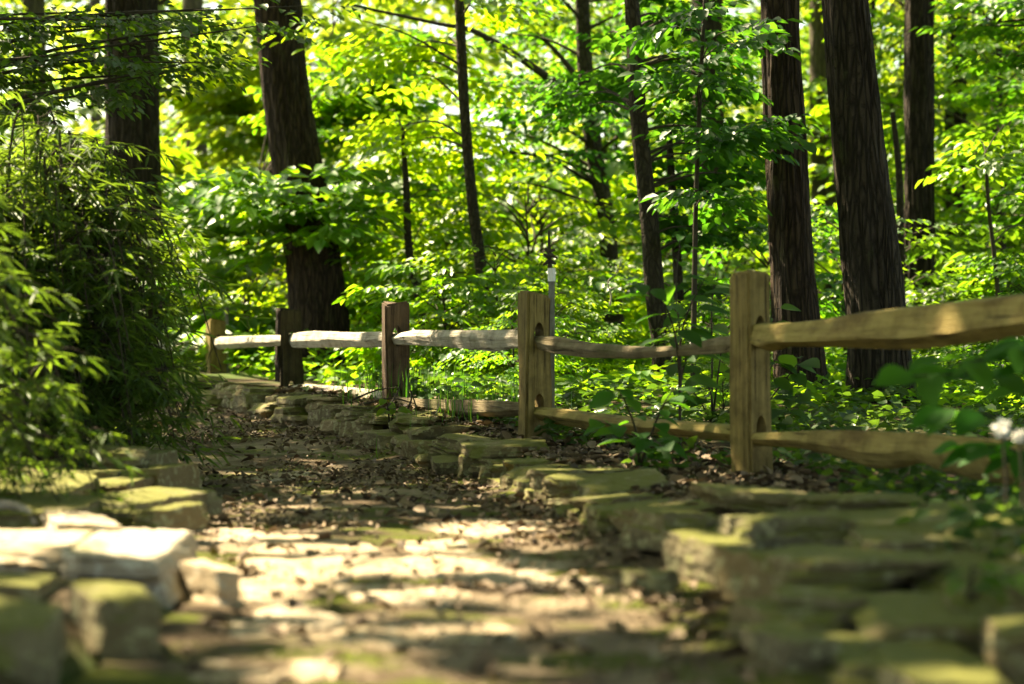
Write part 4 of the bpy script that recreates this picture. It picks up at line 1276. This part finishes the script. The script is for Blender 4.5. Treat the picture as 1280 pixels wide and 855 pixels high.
# ground cover, leaf litter, grass
def scatter_cover(name, lab, cat, n, xy, lm, size, seed, hmax=.16, w=.75):
    r = np.random.default_rng(seed)
    x, y = xy(r, n)
    z = ground(x, y) + r.uniform(.02, hmax, len(x)) * (.35 + .65 * sstep(14.0, 19.0, y) if hmax > .3 else 1) * (0.5 + .5 * (fbm(x * 3, y * 3, seed) > 0))
    a = r.uniform(0, 6.28, len(x))
    d = np.stack([np.cos(a), np.sin(a), r.uniform(-.5, .35, len(x))], -1)
    up = np.stack([r.normal(0, .4, len(x)), r.normal(0, .4, len(x)), np.ones(len(x))], -1)
    V, F = place_leaves(np.stack([x, y, z], -1), d, up, r.uniform(size[0], size[1], len(x)), leaf_shape(w))
    o = link_mesh(name, np_mesh(name, V, F), lm); tag(o, lab, cat, None, 'stuff')
def xy_fence(r, n):
    y = r.uniform(4.3, 15, n); x = xr(y) + .55 + r.uniform(0, 1, n) ** 1.3 * 3.2
    x = np.where(y < 7.0, np.maximum(x, .54 + (7 - y) * .42), x)
    k = (fbm(x * 2, y * 2, 33) > -.55) & ~((np.abs(x - .95) < .30) & (y > 7.4) & (y < 9.5))
    return x[k], y[k]
scatter_cover('ground_cover', 'glossy dark ground cover under the fence rails', 'ground cover', 9000, xy_fence, M['ivy'], (.04, .085), 51, .17)
def xy_back(r, n):
    y = r.uniform(13.5, 34, n); x = r.uniform(-1, 1, n) * (y * .25 + .5)
    k = (x > xr(y) + .95)
    return x[k], y[k]
scatter_cover('undergrowth', 'bright low undergrowth on the forest floor beyond the fence', 'undergrowth', 26000, xy_back, M['leaf_lit'], (.07, .14), 52, .42, .6)
def xy_left(r, n):
    y = r.uniform(13.5, 22, n); x = xl(y) - .35 - r.uniform(0, 1, n) ** 1.5 * 3
    return x, y
scatter_cover('undergrowth', 'low green undergrowth beneath the bamboo', 'undergrowth', 5000, xy_left, M['leaf'], (.05, .1), 53, .2, .5)

def litter():
    r = np.random.default_rng(14)
    n = 34000
    u = r.uniform(0, 1, n)
    y = 3.9 * (22 / 3.9) ** u
    t = r.uniform(-.02, 1.02, n)
    x = xl(y) + (xr(y) - xl(y)) * t
    dens = (.22 + 1.0 * fbm(x * 2.2, y * 2.2, 77, 3) + .5 * sstep(.6, 1, t)) * (.35 + .65 * sstep(6.5, 9.5, y))
    k = r.uniform(0, 1, n) < np.clip(dens, .05, 1)
    x, y = x[k], y[k]; m = len(x)
    z = zpath(y) + .016 + .012 * fbm(x * 6, y * 6, 21, 4) + r.uniform(0, .012, m)
    a = r.uniform(0, 6.28, m)
    d = np.stack([np.cos(a), np.sin(a), r.normal(0, .35, m)], -1)
    up = np.stack([r.normal(0, .5, m), r.normal(0, .5, m), np.ones(m)], -1)
    V, F = place_leaves(np.stack([x, y, z], -1), d, up, r.uniform(.010, .038, m) * (.7 + .3 * sstep(6, 9, y)), leaf_shape(.6, .3, .2))
    n3 = 700; y3 = r.uniform(4.2, 19, n3); x3 = xl(y3) + (xr(y3) - xl(y3)) * r.uniform(0, 1, n3)
    a = r.uniform(0, 6.28, n3); z3 = zpath(y3) + .026
    d3 = np.stack([np.cos(a), np.sin(a), r.normal(0, .25, n3)], -1); u3 = np.stack([r.normal(0, .4, n3), r.normal(0, .4, n3), np.ones(n3)], -1)
    V3, F3 = place_leaves(np.stack([x3, y3, z3], -1), d3, u3, r.uniform(.035, .075, n3), leaf_shape(.65, .35, .3))
    V, F = np.concatenate([V, V3]), np.concatenate([F, F3 + len(V)])
    # fallen leaves on the bank and wall foot too
    n2 = 9000
    y2 = r.uniform(7.2, 16, n2); x2 = xr(y2) + r.uniform(-.1, 1.3, n2)
    z2 = np.maximum(ground(x2, y2) + .01, 0)
    a = r.uniform(0, 6.28, n2)
    d = np.stack([np.cos(a), np.sin(a), r.normal(0, .3, n2)], -1); up = np.stack([r.normal(0, .4, n2), r.normal(0, .4, n2), np.ones(n2)], -1)
    V2, F2 = place_leaves(np.stack([x2, y2, z2], -1), d, up, r.uniform(.03, .08, n2), leaf_shape(.6, .3, .2))
    o = link_mesh('leaf_litter', np_mesh('leaf_litter', np.concatenate([V, V2]), np.concatenate([F, F2 + len(V)])), M['litter'])
    tag(o, 'brown fallen leaf litter strewn over the path', 'leaf litter', None, 'stuff')
litter()

def grass():
    r = np.random.default_rng(15)
    n = 700
    y = r.uniform(12.2, 15.2, n); x = -.338 * (y - 11.5) + .12 + r.normal(.12, .22, n)
    k = (fbm(x * 4, y * 4, 5) > .0); x, y = x[k], y[k]; m = len(x)
    a = r.uniform(0, 6.28, m)
    d = np.stack([np.cos(a) * .5, np.sin(a) * .5, np.ones(m)], -1)
    up = np.stack([np.cos(a), np.sin(a), np.full(m, .1)], -1)
    T = []
    for x_, w_ in ((0, .010), (.35, .013), (.7, .009), (1, .001)):
        T += [(x_ * (1 - .12 * x_), -w_, -.42 * x_ ** 2.2), (x_ * (1 - .12 * x_), w_, -.42 * x_ ** 2.2)]
    V, F = place_leaves(np.stack([x, y, ground(x, y)], -1), d, up, r.uniform(.10, .30, m), (np.array(T), np.array([(0, 2, 3, 1), (2, 4, 5, 3), (4, 6, 7, 5)])))
    o = link_mesh('grass', np_mesh('grass', V, F), M['leaf_shade']); tag(o, 'long thin grass under the middle rails', 'grass', None, 'stuff')
grass()

# dead twigs by the dark square post, pale twigs, white clusters, curled bark
def twigs(name, lab, lines, mt, r0):
    mb = MB(); c = sum((p for l in lines for p in l), Vector()) / sum(len(l) for l in lines)
    for l in lines:
        cur = catmull([p - c for p in l], 14); mb.tube(cur, list(np.linspace(r0, r0 * .4, 14)), 6)
    o = link_mesh(name, mb.mesh(name), M[mt]); o.location = c
    tag(o, lab, 'twig'); return o
twigs('dead_twig', 'dark dead twigs heaped at the foot of the dark square post', [wpts((440, 500, 13.4), (470, 488, 13.4), (498, 484, 13.4)), wpts((485, 510, 13.2), (497, 490, 13.3), (503, 470, 13.3)), wpts((505, 520, 13.2), (514, 500, 13.2), (512, 480, 13.3)), wpts((508, 522, 13.1), (520, 512, 13.2), (514, 490, 13.2)), wpts((455, 505, 13.3), (490, 498, 13.3), (520, 505, 13.2))], 'twig', .008)
twigs('dead_twig', 'pale bleached twig standing before the crooked tree', [wpts((762, 382, 15.5), (764, 370, 15.5), (760, 352, 15.5), (772, 340, 15.5), (776, 325, 15.5)), wpts((762, 362, 15.5), (772, 358, 15.5))], 'dead', .007)
twigs('dead_stalk', 'dark dried flower stalk above the metal stake', [wpts((688, 345, 11.9), (687, 320, 11.9), (686, 288, 11.9)), wpts((687, 322, 11.9), (680, 318, 11.85)), wpts((687, 318, 11.9), (696, 322, 11.85)), wpts((687, 326, 11.9), (695, 330, 11.9)), wpts((687, 326, 11.9), (679, 331, 11.9)), wpts((687, 316, 11.9), (681, 310, 11.9)), wpts((687, 314, 11.9), (694, 312, 11.9))], 'twig', .014)
twigs('bark_strip', 'pale curled strip of bark lying on the stone edging', [wpts((-20, 632, 6.7), (10, 631, 6.7), (32, 638, 6.65), (45, 655, 6.6))], 'dead', .02)

def flower(px, py, d, s, lab):  # made-up white clusters standing in for bright leaf glints
    p = P(px, py, d); g = gz(p.x, d)
    root = empty('white_cluster', (p.x, d, g)); tag(root, lab, 'white cluster', 'white clusters over the low right rail')
    mb = MB(); mb.tube(catmull([(0, 0, 0), (.01, 0, (p.z - g) * .5), (0, 0, p.z - g)], 10), .004, 5); link_mesh('stem', mb.mesh('stem'), M['twig'], root)
    r = np.random.default_rng(int(px)); n = 40
    v = r.normal(0, 1, (n, 3)); v /= np.linalg.norm(v, axis=1, keepdims=True)
    up = np.cross(v, r.normal(0, 1, (n, 3))) + v
    V, F = place_leaves(np.array([[0, 0, p.z - g]]) + v * s * .15, v + np.array([0, 0, .1]), up, np.full(n, s * .55), leaf_shape(.7, .1, .2))
    link_mesh('white_blade', np_mesh('white_blade', V, F), M['white'], root)
flower(1253, 535, 6.0, .045, 'larger round white cluster over the low right rail')
flower(1274, 545, 6.05, .032, 'smaller white cluster at the right edge over the low rail')
